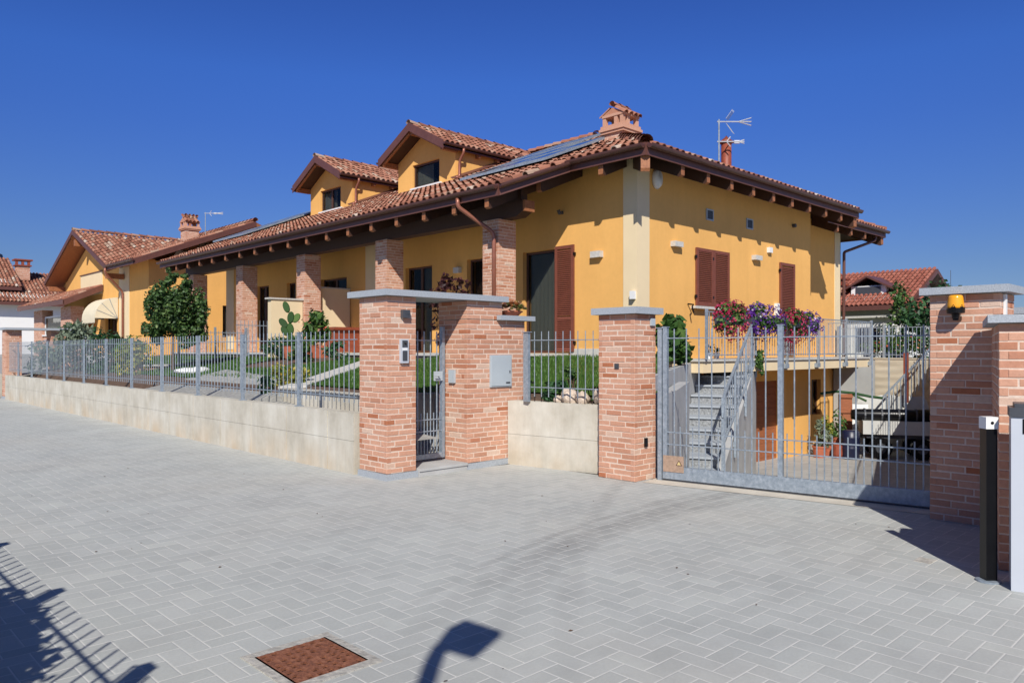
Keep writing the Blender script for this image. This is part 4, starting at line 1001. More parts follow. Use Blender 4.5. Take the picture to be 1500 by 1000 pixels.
# ================================================================== STAIRS AND YARD
t=thing('outdoor_staircase','grey granite outdoor stairs with steel handrail climbing from the driveway to the balcony','staircase',(12.7,7.3,-.4))
S0=Vector((14.8,8.58,0)); S1=Vector((10.17,6.64,0)); sd_=(S1-S0); sd_/=10; dn_=sd_.normalized(); rt=Vector((-dn_.y,dn_.x,0))   # rt: towards the street side
if rt.dot(Vector((.49,-.87,0)))<0: rt=-rt
mb=MB(); mt=MB()
Wl,Wr=.44,.42
for k in range(10):
    z=1.44-.17*(k+1); a=S0+sd_*k; b=S0+sd_*(k+1)
    mb.fbox(a-rt*Wl+Vector((0,0,-1.2)),sd_,rt*(Wl+Wr),(0,0,z-.035+1.2)); mt.fbox(a-rt*(Wl+.0)+Vector((0,0,z-.034)),sd_+dn_*.035,rt*(Wl+Wr+.02),(0,0,.034))
mb.build('stair_risers',M['riser'],t); mt.build('stair_treads',M['granite'],t)
mb=MB(); a=S0+rt*(Wr+.021)-dn_*.4; b=S1+rt*(Wr+.021); w_=rt*.10
v=[]
for off in (Vector((0,0,0)),w_):
    v+=[a+off+Vector((0,0,-1.3)),a+off+Vector((0,0,1.28)),a+dn_*.5+off+Vector((0,0,1.22)),b+off+Vector((0,0,-.34)),b+off+Vector((0,0,-1.3))]
mb.add(v,[(0,1,2,3,4),(9,8,7,6,5)]+[(i,(i+1)%5,5+(i+1)%5,5+i) for i in range(5)]); mb.build('stair_side_wall',M['concrete'],t)
mb=MB(); o=rt*(Wr+.15); top=S0+o-dn_*.05; bot=S1+o
up=lambda p,z:p+Vector((0,0,z))
mb.bar(up(top,2.42),up(bot-dn_*.15,.92),.045,.03); mb.bar(up(top,1.40),up(bot,.18),.035,.012); mb.tube([up(bot-dn_*.15,.92),up(bot,.84),up(bot+dn_*.03,.6),up(bot-dn_*.05,.5)],.02,6)
n=19
for k in range(n+1):
    f=k/n; p=top.lerp(bot-dn_*.1,f); z0=1.40+(.20-1.40)*f; z1=2.42+(.93-2.42)*f
    mb.tube([up(p,z0-.03),up(p,z1)],.008,5)
mb.build('handrail',M['steel'],t)
for f in (0,.38,.70,1):
    p=top.lerp(bot,f); z1=2.44+(.90-2.44)*f; z0=1.05+(-.75-1.05)*f
    mb=MB(); mb.fbox(up(p,z0)-rt*.02-dn_*.03,dn_*.06,rt*.04,(0,0,z1-z0)); mb.fbox(up(p,z0+.18)-rt*.05-dn_*.035,dn_*.07,rt*.05,(0,0,.08)); mb.build('handrail_post',M['steel'],t)
def sloped(name,pts,zb,thick,m,lab,cap=None):
    """wall along pts [(x,y,ztop)]"""
    mb=MB(); mc=MB()
    for (x0,y0,z0),(x1,y1,z1) in zip(pts,pts[1:]):
        d=Vector((x1-x0,y1-y0,0)).normalized(); n=Vector((-d.y,d.x,0))*thick
        v=[]
        for o in (Vector((0,0,0)),n): v+=[Vector((x0,y0,zb))+o,Vector((x1,y1,zb))+o,Vector((x1,y1,z1))+o,Vector((x0,y0,z0))+o]
        mb.add(v,[(0,1,2,3),(7,6,5,4),(0,4,5,1),(1,5,6,2),(2,6,7,3),(3,7,4,0)])
    return mb.build(name,M[m],label=lab,cat='wall')
sloped('retaining_wall',[(8.1,5.62,1.05),(8.9,5.95,1.07),(10.02,6.47,1.14)],-.6,.16,'concrete','lower grey retaining wall behind the left end of the sliding gate')
sloped('retaining_wall',[(8.15,6.15,1.13),(9.0,6.64,1.16),(10.2,7.14,1.24),(14.0,8.74,1.43)],-.6,.14,'concrete','upper grey retaining wall rising along the lawn edge beside the stairs')
mb=MB(); mb.add([(8.1,5.75,.86),(9.9,6.55,1.0),(9.75,6.75,1.05),(8.1,6.05,.95)],[(0,1,2,3)]); g3=random.Random(5)
for _ in range(700):
    a,b=g3.random(),g3.random(); x=8.15+1.6*a; y=5.78+.75*a+.2*b; z=.88+.1*a; h=g3.uniform(.04,.16)
    mb.add([(x-.01,y,z),(x+.01,y+.005,z),(x+g3.uniform(-.04,.04),y,z+h)],[(0,1,2)],g3.random())
mb.build('bank_grass',M['grass'],label='small strip of grass between the two grey retaining walls',cat='grass',kind='stuff')
# right boundary wall and back wall
mb=MB(); d=Vector((RW1[0]-RW0[0],RW1[1]-RW0[1],0)).normalized(); n=Vector((d.y,-d.x,0))
mb.fbox((9.4,2.31,-1.3),d*14.85,n*.2,(0,0,2.7)); mb.build('boundary_wall',M['boardconc'],label='board marked concrete wall along the right side of the sunken driveway',cat='wall')
brickbox('brick_pillar',9.38,9.85,1.55,2.02,0,2.0,thing('boundary_pillar','brick boundary pillar with stone cap behind the angled wall at the right edge','pillar',(9.6,1.8,0)))
bp=[o for o in bpy.data.objects if o.name.startswith('boundary_pillar')][0]; MB().box(9.31,9.92,1.48,2.09,2.002,2.07).build('stone_cap',M['granite'],bp)
t=thing('boundary_railing','steel bar railing on top of the right driveway wall','railing',(16,4.6,1.4))
mb=MB()
for z in (1.5,2.2): mb.bar(Vector((9.6,2.3,z)),Vector((23.4,7.05,z)),.02,.02)
for k in range(116):
    p=Vector((9.6,2.3,1.4)).lerp(Vector((23.4,7.05,1.4)),k/115); mb.tube([p,p+Vector((0,0,.95))],.008,5)
mb.build('railing_bars',M['steel'],t)
mb=MB(); mb.box(23.4,23.6,6.9,8.72,-1.3,1.36); mb.box(23.38,23.62,6.9,9.97,1.362,1.40); mb.build('back_wall',M['boardconc'],label='sunlit board marked concrete wall closing the far end of the sunken yard',cat='wall',origin=(23.5,8,-1.3))
mb=MB(); mb.box(23.41,23.6,8.722,9.96,-1.3,1.36); mb.build('back_wall',M['grey_plaster'],label='grey plastered wall piece between the house corner and the board marked wall',cat='wall')
t=thing('terrace_railing','steel bar railing with flowers behind it on top of the far yard wall','railing',(23.5,8,1.4))
mb=MB()
for z in (1.48,2.28): mb.box(23.49,23.51,6.9,9.9,z,z+.02)
for k in range(27): mb.tube([(23.5,6.95+.11*k,1.40),(23.5,6.95+.11*k,2.3)],.009,5)
mb.build('railing_bars',M['steel'],t)
for y in (6.95,8.5,9.85): MB().box(23.46,23.54,y-.03,y+.03,1.40,2.36).build('railing_post',M['steel'],t)
# lower stairs with slatted railing on the far right of the yard
t=thing('yard_stair_railing','sloping steel stair railing with vertical bars in the far right corner of the yard','railing',(22.6,7.2,-.3))
mb=MB(); a=Vector((21.3,7.75,.35)); b=Vector((22.9,7.0,1.75)); mb.bar(a,b,.04,.04)
for k in range(15):
    p=a.lerp(b,k/14); mb.tube([p-Vector((0,0,.85)),p],.014,5)
mb.build('railing_bars',M['steel'],t)
mb=MB(); mb.box(22.0,22.12,7.36,7.46,.2,1.55); mb.build('railing_post',M['redwood'],t)
zy=-1.146
# trailer with rolled tarp
t=thing('flatbed_trailer','white flatbed trailer with dark wheels parked in the shaded yard','trailer',(20.4,7.5,zy))
TR=lambda a,b:(16.9+a*.75-b*.66*0+ a*0, 0)
dx_=Vector((.5,-.866,0)); dy2=Vector((.866,.5,0)); o=Vector((20.0,7.75,zy))
mb=MB(); mb.fbox(o+Vector((0,0,.62)),dx_*1.9,dy2*1.1,(0,0,.34)); mb.build('trailer_bed',M['fabric_grey'],t)
mb=MB(); mb.fbox(o+Vector((0,0,.52))+dx_*.1+dy2*.1,dx_*1.7,dy2*.9,(0,0,.095)); mb.tube([o+Vector((0,0,.5))+dx_*.1+dy2*.7,o+Vector((0,0,.45))-dx_*.6+dy2*.7],.04,6); mb.build('chassis',M['darkgrey'],t)
for s in (.35,1.15):
    for w_ in (.0,.95):
        mb=MB(); c_=o+dx_*s*1.2+dy2*w_+Vector((0,0,.27)); mb.tube([c_-dy2*.02,c_+dy2*.16],.27,20); wh=mb.build('wheel',M['black'],t)
        mb=MB(); mb.tube([c_-dy2*.028,c_-dy2*.021],.13,14); mb.build('rim',M['darkgrey'],wh)
t=thing('rolled_tarpaulin','thick black rolled tarpaulin lying across the white trailer','tarpaulin',(o.x,o.y,o.z+.96))
mb=MB(); a=o+dx_*-.25+dy2*.25+Vector((0,0,1.10)); mb.tube([a,a+dx_*.12,a+dx_*1.2,a+dx_*2.1],[.12,.15,.16,.17],14); mb.build('roll',M['black'],t,smooth=True)
mb=MB()
for k in range(5): c_=a+dx_*(.3+.4*k); mb.tube([c_,c_+dx_*.04],.174,14)
mb.build('strap',M['darkgrey'],t)
# covered object
mb=MB(); o2=Vector((22.0,7.75,zy)); g4=random.Random(9); nu,nv=14,10
P={}
for i in range(nu+1):
    for j in range(nv+1):
        u=i/nu*2-1; v=j/nv*2-1; e=max(abs(u),abs(v)); h=1.45 if e<.72 else 1.45*(1-((e-.72)/.28)**1.5)
        k=1+(.10 if e>.8 else 0)*math.sin(i*2.1+j*1.7)
        P[i,j]=Vector((o2.x+.45*u*k-.2*v*k,o2.y-.7*u*k+.35*v*k,zy+max(.0,h+.05*math.sin(i*1.3)+.04*g4.random())))
for i in range(nu):
    for j in range(nv): mb.quad(P[i,j],P[i+1,j],P[i+1,j+1],P[i,j+1])
mb.build('dust_sheet',M['fabric_grey'],label='large pale grey dust sheet draped over stored goods by the far yard wall',cat='cover',smooth=True)
t=thing('wooden_panel','weathered red-brown wooden door panel leaning upright in the yard','panel',(21.2,9.2,zy))
mb=MB(); mb.fbox((20.35,8.50,zy),(.24,-.24,0),(.05,.05,0),(0,0,1.6)); mb.build('panel_board',M['garage'],t)
mb=MB()
for z in (.1,.6,1.1,1.5): mb.fbox((20.34,8.49,zy+z),(.24,-.24,0),(-.015,-.02,0),(0,0,.07))
mb.build('panel_batten',M['garage'],t)
t=thing('white_cupboard','tall white painted cupboard standing beside the wooden panel in the yard','cupboard',(21.2,8.6,zy))
mb=MB(); mb.fbox((20.70,8.30,zy),(.3,-.3,0),(.3,.3,0),(0,0,1.32)); mb.build('cupboard_body',M['white_paint'],t); mb=MB(); mb.fbox((20.9,8.10,zy+.8),(.03,-.025,0),(-.02,-.02,0),(0,0,.05)); mb.build('knob',M['darkgrey'],t)
t=thing('garden_hose','dark green garden hose pole resting across the top of the cupboard','hose',(21,8.6,zy+1.9))
mb=MB(); mb.tube([(20.1,8.9,.46),(20.4,8.6,.52),(20.8,8.3,.47),(21.1,8.0,.38),(21.3,7.75,.34)],.035,8); mb.tube([(20.8,8.35,.44),(21.0,8.05,.26)],.03,8); mb.build('hose',M['leafdark'],t,smooth=True)
t=thing('blue_drum','dark blue plastic drum standing beside the trailer','drum',(18.0,7.9,zy))
mb=MB(); mb.lathe((19.7,7.95,zy),[(.20,0),(.22,.04),(.22,.25),(.23,.27),(.22,.29),(.22,.52),(.23,.54),(.22,.56),(.21,.7),(.16,.73),(0,.73)],20); mb.build('drum_body',M['blue'],t,smooth=True)
mb=MB(); mb.lathe((19.55,8.2,zy),[(.10,0),(.13,.1),(.12,.32),(.05,.36),(0,.37)],14); mb.build('jug',M['redwood'],label='red plastic jug beside the blue drum',cat='jug')
def potplant(x,y,z,pr,ph,lr,lm,lab,n=160,ls=.07,pm='terracotta',h=.3,cat='plant',cl=8,gseed=1,group=None):
    t=thing('potted_plant',lab,cat,(x,y,z),group); mb=MB(); mb.lathe((x,y,z),[(pr*.72,0),(pr*.95,ph*.85),(pr*1.06,ph*.86),(pr*1.06,ph),(pr*.9,ph),(pr*.88,ph*.9),(0,ph*.9)],18); mb.build('pot',M[pm],t)
    g_=random.Random(gseed); mb=MB(); clumps(mb,(x,y,z+ph+h*.8),(lr,lr,h),cl,n//cl,ls,.5,g_); mb.build('foliage',M[lm],t)
    mb=MB()
    for k in range(5): a=g_.uniform(0,6.28); mb.tube([(x,y,z+ph*.85),(x+lr*.4*math.cos(a),y+lr*.4*math.sin(a),z+ph+h)],[.008,.004],5)
    mb.build('stem',M['bark'],t); return t
potplant(19.35,8.6,zy,.17,.3,.3,'leafgrey','tall grey-green potted plant standing nearest the lit cellar wall',n=260,h=.5,gseed=4)
potplant(19.75,8.55,zy,.15,.26,.26,'leafyellow','yellowish potted plant in the yard beside the grey-green one',n=200,h=.42,gseed=5)
potplant(20.0,8.4,zy,.15,.5,.24,'leaf','green potted plant in front of the wooden panel',n=200,h=.35,gseed=6)
mb=MB(); x,y=13.9,5.7; mb.add([(x-.35,y-.25,zd(x-.35,y)+.008),(x+.35,y-.25,zd(x+.35,y)+.008),(x+.35,y+.25,zd(x+.35,y)+.008),(x-.35,y+.25,zd(x-.35,y)+.008)],[(0,1,2,3)]); mb.build('yard_drain_cover',M['rust'],label='rusty drain cover in the sunken yard behind the sliding gate',cat='drain cover')

# ================================================================== GARDEN
mb=MB(); mb.box(6.30,6.42,9.55,12.35,.3,.93); mb.box(6.27,6.45,9.55,12.37,.932,.965); mb.box(6.30,7.5,9.40,9.52,.0,.93); mb.box(6.27,7.53,9.37,9.5495,.932,.965); mb.box(7.40,7.52,8.5,9.398,.0,.95); mb.build('garden_wall',M['concwall'],label='low inner garden wall with pale coping between footpath and lawn',cat='wall',origin=(6.36,10.5,.4))
t=thing('screen_wall','cream garden screen wall with stone coping joining the middle portico pillar','wall',(10.3,19.7,1.0))
MB().box(9.75,10.70,19.64,19.84,1.2,3.03).build('wall_body',M['cream'],t); MB().box(9.68,10.715,19.60,19.88,3.032,3.075).build('wall_coping',M['paleston'],t)
t=thing('dividing_wall','low brick dividing wall with stone coping crossing the lawn','wall',(8.5,22,.8))
brickbox('brick_wall',6.9,10.2,21.95,22.15,.75,1.18,t,faces='ws'); MB().box(6.87,10.2,21.9,22.2,1.182,1.23).build('wall_coping',M['paleston'],t)
t=thing('garden_railing','dark steel garden railing standing on the low brick dividing wall','railing',(9.2,22.05,1.23))
mb=MB()
for z in (1.33,2.13): mb.box(8.1,10.2,22.04,22.06,z,z+.02)
for k in range(19): mb.tube([(8.15+.115*k,22.05,1.23),(8.15+.115*k,22.05,2.2)],.008,5)
mb.build('railing_bars',M['steel'],t)
for x in (8.15,9.2,10.15): MB().box(x-.025,x+.025,22.02,22.08,1.231,2.3).build('railing_post',M['steel'],t)
t=thing('garden_railing','short steel garden railing beside the cream screen wall with plants behind it','railing',(9.5,20.2,1.3))
mb=MB()
for z in (1.5,2.3): mb.box(9.0,9.95,20.19,20.21,z,z+.02)
for k in range(9): mb.tube([(9.03+.11*k,20.2,1.35),(9.03+.11*k,20.2,2.45)],.009,5)
mb.build('railing_bars',M['steel'],t)
def tree(name,lab,base,trunk,crown,rad,nc,n,size,m,seed,cat='tree',cr=.4,tr=.05,group=None,limbs=6,elong=1.6,extra=()):
    g_=random.Random(seed); t=thing(name,lab,cat,base,group); b=Vector(base); c=Vector(crown); mb=MB()
    k=(c-b); mb.tube([b,b+k*.35+Vector((g_.uniform(-.05,.05),g_.uniform(-.05,.05),0)),b+k*.7,c],[tr,tr*.8,tr*.6,tr*.35],8)
    for i in range(limbs):
        a=g_.uniform(0,6.28); f=g_.uniform(.5,.85); s=b+k*f; e=c+Vector((math.cos(a)*rad[0]*.6,math.sin(a)*rad[1]*.6,g_.uniform(-.4,.5)*rad[2])); mb.tube([s,(s+e)/2+Vector((0,0,.05*rad[2])),e],[tr*.4,tr*.25,tr*.1],5)
    mb.build('trunk',M['bark'],t)
    mb=MB(); clumps(mb,crown,rad,nc,n,size,cr,g_,elong)
    for c2,r2,n2 in extra: clumps(mb,c2,r2,n2,n,size,cr,g_,elong)
    mb.build('crown',M[m],t); return t
tree('round_tree','round dark green garden tree with thin reddish trunk in front of the yellow wall',(7.4,20.4,.95),1,(7.45,20.5,2.75),(.70,.68,.78),44,120,.06,'tree',11,cr=.34,tr=.045,extra=[((7.75,20.2,2.55),(.50,.5,.80),26),((7.1,20.8,2.45),(.42,.45,.72),20),((7.5,20.4,3.45),(.42,.4,.25),8),((7.3,20.4,3.62),(.12,.12,.16),2),((7.8,20.1,2.0),(.4,.4,.35),8)])
tree('japanese_maple','dark red Japanese maple with open twiggy crown behind the pedestrian gate',(8.0,9.8,1.15),1,(8.0,9.8,2.3),(.55,.55,.66),30,16,.07,'leafred',12,cr=.22,tr=.025,limbs=16)
def shrub(lab,c,rad,nc,n,size,m,seed,name='shrub',cat='shrub',cr=.45,group=None,elong=1.6,stems=True,fl=None):
    g_=random.Random(seed); t=thing(name,lab,cat,(c[0],c[1],c[2]-rad[2]),group); mb=MB(); clumps(mb,c,rad,nc,n,size,cr,g_,elong); mb.build('foliage',M[m],t)
    if fl:
        mb=MB(); leaves(mb,c,(rad[0]*1.02,rad[1]*1.02,rad[2]*1.02),fl[1],fl[2],1.0,rngx=g_,elong=1.1); mb.build('flowers',M[fl[0]],t)
    if stems:
        mb=MB()
        for k in range(6): a=g_.uniform(0,6.28); mb.tube([(c[0],c[1],c[2]-rad[2]*1.05),(c[0]+rad[0]*.5*math.cos(a),c[1]+rad[1]*.5*math.sin(a),c[2]+rad[2]*.2)],[.014,.006],5)
        mb.build('stems',M['bark'],t)
    return t
shrub('big-leaved green hydrangea bush with a red bloom behind the gate pillar, at the lawn edge',(12.0,8.12,1.83),(.42,.38,.42),14,34,.16,'leaf',21,name='hydrangea_bush',fl=('flowers',4,.09),elong=1.4)
shrub('feathery grey-green shrub farthest left behind the picket fence',(6.6,29.0,1.45),(.8,.8,.75),14,60,.09,'leafgrey',22)
shrub('tall grey-green lavender-like shrub second from the left behind the fence',(6.6,26.2,1.55),(.62,.7,.85),14,70,.09,'leafgrey',23)
shrub('dark dense shrub third from the left behind the fence',(6.7,23.8,1.5),(.62,.7,.8),14,80,.08,'leafdark',24)
shrub('yellow-green bushy shrub under the round tree',(6.8,21.6,1.35),(.5,.7,.6),14,70,.07,'leafyellow',25)
shrub('loose green shrub with olive leaves left of the round tree trunk',(7.2,22.9,1.5),(.45,.6,.7),10,60,.09,'leaf',26)
shrub('clipped low green hedge in front of the cream screen wall',(9.75,18.9,1.68),(.55,.28,.30),20,70,.05,'leafdark',27,name='hedge',cat='hedge',stems=False)
shrub('leafy dark green shrub with pale flowers right of the clipped hedge',(9.2,17.1,1.62),(.34,.34,.34),12,50,.07,'leaf',28,fl=('flowers',14,.04))
shrub('small dark shrub with pale flowers by the lawn path',(9.7,16.1,1.6),(.32,.3,.26),8,50,.06,'leafdark',29,fl=('flowers',10,.04))
shrub('spreading evergreen with yellow tips at the end of the inner garden wall',(6.75,12.9,1.15),(.30,.45,.30),12,60,.05,'leafyellow',30)
shrub('deep green plant hanging over the low wall beside the yellow-tipped evergreen',(6.2,12.6,.98),(.14,.22,.28),7,50,.05,'leafdark',31,stems=False)
shrub('dark green plant at the left foot of the rock bed by the short fence',(7.85,7.28,1.03),(.20,.20,.17),9,50,.05,'leafdark',32,stems=False)
shrub('leafy twig plant rising above the lawn behind the short fence',(8.1,7.15,1.18),(.16,.16,.20),5,22,.05,'leaf',33)
shrub('trailing green plant between the rocks and the gate pillar',(8.05,6.55,1.0),(.16,.22,.10),7,50,.04,'leaf',34,stems=False)
g5=random.Random(8); rk=0
for c_,r_,lb in (((7.80,6.95,.97),(.10,.14,.12),'tall pinkish rock nearest the middle of the short wall'),((7.82,6.72,.96),(.09,.10,.10),'smaller pink rock right of the tall pink rock'),((7.86,6.42,.99),(.10,.16,.11),'broad grey mottled rock beside the gate pillar'),((7.78,7.13,.93),(.07,.07,.06),'little pale rock left of the tall pink rock'),((8.0,6.3,1.12),(.07,.08,.05),'white stone resting on top of the grey mottled rock')):
    mb=MB(); rockmb(mb,c_,r_,g5); mb.build('garden_rock',M['rock'],label=lb,cat='rock',group='rocks along the short wall',smooth=True)
mb=MB(); rockmb(mb,(7.3,18.7,1.1),(.5,.16,.10),g5); mb.build('white_boulder',M['white_paint'],label='long white boulder at the flower bed edge under the garden railing',cat='rock',smooth=True)
# planters, cactus, oleander
t=thing('rectangular_planter','long terracotta planter with green and cream oleander left of the red chest','planter',(10.0,18.2,1.45))
MB().box(9.6,10.35,17.55,17.95,1.42,1.75).build('trough',M['terracotta'],t); mb=MB(); g6=random.Random(41); clumps(mb,(10.0,17.75,2.2),(.46,.28,.5),16,20,.10,.36,g6,2.8); mb.build('foliage',M['leaf'],t); mb=MB(); leaves(mb,(10.0,17.75,2.4),(.45,.25,.4),10,.06,1,rngx=g6,elong=1.2); mb.build('flowers',M['flowers'],t)
t=thing('potted_cactus','tall paddle cactus in a pot at the corner of the cream screen wall','cactus',(9.65,18.35,1.4))
mb=MB(); mb.lathe((9.65,18.35,1.4),[(.14,0),(.2,.3),(.21,.33),(.17,.33),(0,.28)],16); mb.build('pot',M['terracotta'],t)
mb=MB()
def pad(c_,w_,h,tilt,yaw):
    v=[];n=14; R3=Vector((math.cos(yaw),math.sin(yaw),0)); U3=Vector((math.sin(tilt)*R3.x,math.sin(tilt)*R3.y,math.cos(tilt))); N3=R3.cross(U3).normalized()
    R3=U3.cross(N3).normalized()
    for s_,k in ((-.03,.85),(0,1),(.03,.85)):
        for i in range(n): a=2*math.pi*i/n; v.append(Vector(c_)+R3*math.cos(a)*w_*k+U3*(math.sin(a)*h*k+h)+N3*s_)
    mb.add(v,[tuple(range(n))[::-1],tuple(range(2*n,3*n))]+[(j*n+i,j*n+(i+1)%n,(j+1)*n+(i+1)%n,(j+1)*n+i) for j in range(2) for i in range(n)],rng.random())
for c_,w_,h,tl,yw in (((9.65,18.35,1.72),.11,.17,0,-.6),((9.66,18.34,2.02),.10,.16,-.15,-.8),((9.60,18.38,2.0),.09,.15,-.6,-.7),((9.64,18.35,2.32),.10,.16,.1,-.9),((9.58,18.4,2.22),.09,.15,-.7,-.6),((9.60,18.37,2.60),.085,.16,-.35,-.7),((9.70,18.3,2.35),.09,.14,.6,-.7)): pad(c_,w_,h,tl,yw)
mb.build('paddles',M['leaf'],t)
t=thing('red_chest','red-brown wooden storage chest with overhanging lid standing in the portico','chest',(11.4,18.6,1.56))
MB().box(10.95,12.0,18.3,18.9,1.57,2.18).build('chest_body',M['redwood'],t); MB().box(10.88,12.07,18.22,18.98,2.182,2.26).build('chest_lid',M['redwood'],t)
# succulent pot on the low cap
t=thing('succulent_bowl','low red bowl of orange and green succulents on the lower stone cap','plant',(7.66,8.02,2.115))
mb=MB(); mb.lathe((7.68,7.99,2.116),[(.11,0),(.17,.055),(.185,.06),(.185,.075),(.16,.075),(0,.065)],20); mb.build('bowl',M['terracotta'],t)
mb=MB(); g7=random.Random(51)
for k in range(70):
    a=g7.uniform(0,6.28); rr=.23*g7.random()**.5; cx,cy,cz=7.70+rr*math.cos(a),7.97+rr*math.sin(a)*.8,2.20+.11*(1-(rr/.23)**2)+g7.uniform(-.015,.02)
    tint=g7.random()
    for ring,(rd,n_) in enumerate(((.048,7),(.034,6),(.018,4))):
        for i in range(n_):
            b=2*math.pi*i/n_+ring; dx1,dy1=math.cos(b),math.sin(b)
            p0=Vector((cx,cy,cz+.006*ring)); tip=p0+Vector((dx1*rd,dy1*rd,.012+.010*ring)); s_=Vector((-dy1,dx1,0))*rd*.38; m_=p0+(tip-p0)*.6
            mb.add([p0,m_+s_,tip,m_-s_],[(0,1,2,3)],min(1,max(0,tint+g7.uniform(-.12,.12))))
mb.build('rosettes',M['succulent'],t)
# balcony flowers
def basket(x0,x1,m,lab,seed,h=.34,grp='flower boxes hanging on the balcony railing',dz=0):
    t=thing('flower_box',lab,'flowers',((x0+x1)/2,7.86,2.15),grp); g_=random.Random(seed)
    MB().box(x0+.06,x1-.06,7.72,7.90,2.13,2.30).build('box',M['darkgrey'],t)
    c_=((x0+x1)/2,7.80,2.25+dz); rx=(x1-x0)/2
    mb=MB(); clumps(mb,c_,(rx,.24,h),12,46,.06,.42,g_,1.5); mb.build('foliage',M['leaf'],t)
    mb=MB(); 
    for _ in range(int(760*rx)):
        while True:
            p=Vector((g_.uniform(-1,1),g_.uniform(-1,1),g_.uniform(-1,1)))
            if .1<p.length<=1: break
        p.normalize(); k=g_.uniform(.72,1.1); P_=Vector((c_[0]+p.x*rx*k,c_[1]+p.y*.26*k,c_[2]+p.z*h*k+ (g_.uniform(-.12,0) if p.z<0 else 0))); 
        nrm=(p+Vector((-.3,-.6,.3))*.8).normalized(); a_=nrm.cross(Vector((0,0,1))).normalized(); b_=nrm.cross(a_); s_=g_.uniform(.018,.032); ph=g_.uniform(0,1); tint=g_.random()
        v=[P_+nrm*-.008]; 
        for i in range(10):
            an_=ph+2*math.pi*i/10; q_=s_*(1 if i%2==0 else .78); v.append(P_+a_*math.cos(an_)*q_+b_*math.sin(an_)*q_+nrm*.008)
        mb.add(v,[(0,1+i,1+(i+1)%10) for i in range(10)],tint)
    mb.build('blossoms',M[m],t)
basket(13.05,14.15,'petunia_red','magenta and pink petunias at the left end of the balcony railing',61,.36)
basket(14.05,14.75,'petunia_purple','large bushy purple petunias right of the magenta ones, at the stair rail top',62,.38,dz=.02) if 0 else basket(14.15,15.75,'petunia_purple','large ball of purple and white petunias on the middle of the balcony railing',62,.34,dz=.03)
basket(15.75,16.75,'petunia_red','crimson petunias hanging low between the two purple bunches',63,.34,dz=-.06)
basket(16.7,17.4,'petunia_purple','smaller purple petunia bunch at the right end of the flower row',64,.28)
potplant(13.55,8.3,1.446,.07,.13,.07,'leafgrey','little white pot at left on the balcony floor edge',n=60,ls=.03,pm='white_paint',h=.10,gseed=71,cl=5)
potplant(13.85,8.3,1.446,.07,.13,.08,'leafdark','little white pot just right of its twin on the balcony floor edge',n=60,ls=.03,pm='white_paint',h=.10,gseed=72,cl=5)
shrub('bright green trailing plant hanging beside the top of the stairs',(14.95,7.95,1.35),(.13,.12,.30),9,40,.06,'leaf',73,stems=False)
# ================================================================== GABLED NEIGHBOUR HOUSE (left)
G_=thing('gabled_house','yellow house with street-facing gable, brick porch and cream awning left of the main house','house',(11,35,0))
zq=lambda x:5.30+.405*(x-10.2)      # tile plane, eave along y at x=10.2
mb=MB()
wallgrid(mb,'x',11.0,33.0,46.0,.5,5.0,[(37.1,38.8,1.5,3.4)])
zr=lambda y:7.18-.405*abs(y-41.0)
mb.add([(11.0,35.9,5.0),(11.0,46.0,5.0),(11.0,46.0,5.004),(11.0,41.0,zr(41)-.15),(11.0,35.9,5.004)],[(0,1,2,3,4)]); mb.box(11.001,11.25,33.01,36.3,5.0,5.4)
wallgrid(mb,'y',33.0,11.0,19.0,.5,5.35,[(14.1,14.75,2.2,3.6)])
wallgrid(mb,'x',19.0,33,46,.5,5.35,[],sgn=-1); wallgrid(mb,'y',46.0,11,19,.5,5.35,[],sgn=-1)
mb.build('wall',M['orange'],G_)
mb=MB(); mb.box(10.975,10.9995,35.4,36.75,.8,5.3); mb.box(10.97,10.9995,39.2,42.75,4.3,5.35); mb.each('corner_trim',M['cream'],G_)
mb=MB(); mb.box(10.93,11.0,39.15,42.8,5.352,5.39); mb.build('panel_coping',M['fascia'],G_)
window('french_window','x',11.0,37.1,38.8,1.5,3.4,G_,2,curtain=False); window('window','y',33.0,14.1,14.75,2.2,3.6,G_,1)

pA=[(10.2,32.3),(10.2,35.7),(15.3,41.0),(15.3,32.3)]; PA=(5.30-.405*10.2,.405,0)
pB=[(10.2,35.7),(10.2,41.0),(15.3,41.0)]; PB=(7.366-.405*41,0,.405)
pC=[(10.2,41.0),(15.3,41.0),(15.3,46.3),(10.2,46.3)]; PC=(7.366+.405*41,0,-.405)
pD=[(15.3,32.3),(15.3,46.3),(20.2,46.3),(20.2,32.3)]; PD=(7.366+.405*15.3,-.405,0)
mb=MB()
for pg,pl_ in ((pA,PA),(pB,PB),(pC,PC),(pD,PD)): slab(mb,pg,pl_,.20,.085)
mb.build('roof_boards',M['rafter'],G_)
mb=MB()
for pg,pl_ in ((pA,PA),(pB,PB),(pC,PC),(pD,PD)): slab(mb,pg,pl_,.084,.03)
RG=mb.build('roof',M['tilebase'],G_)
tiles(pA,PA,(-1,0),None).build('roof_tiles',M['tile'],RG); tiles(pB,PB,(0,-1),None).build('roof_tiles',M['tile'],RG); tiles(pC,PC,(0,1),None,step=.5,sp=.3,rad=.12).build('roof_tiles',M['tile'],RG)
mb=MB(); ridge(mb,(10.15,41,7.43),(15.3,41,7.43),.11); ridge(mb,(15.3,32.3,7.43),(15.3,46.3,7.43),.12); mb.build('ridge_tiles',M['tile'],RG)
mf=MB();mg=MB()
fasc(mf,(10.2,32.3,5.30),(10.2,35.7,5.30),(-1,0,0),0,.23); gutterseg(mg,(10.17,32.2,5.26),(10.17,35.75,5.26),(-1,0,0),.06)
mf.fbox((10.14,35.7,5.05),(0,5.3,2.147),(.05,0,0),(0,0,.21)); mf.fbox((10.14,46.3,5.05),(0,-5.3,2.147),(.05,0,0),(0,0,.21))
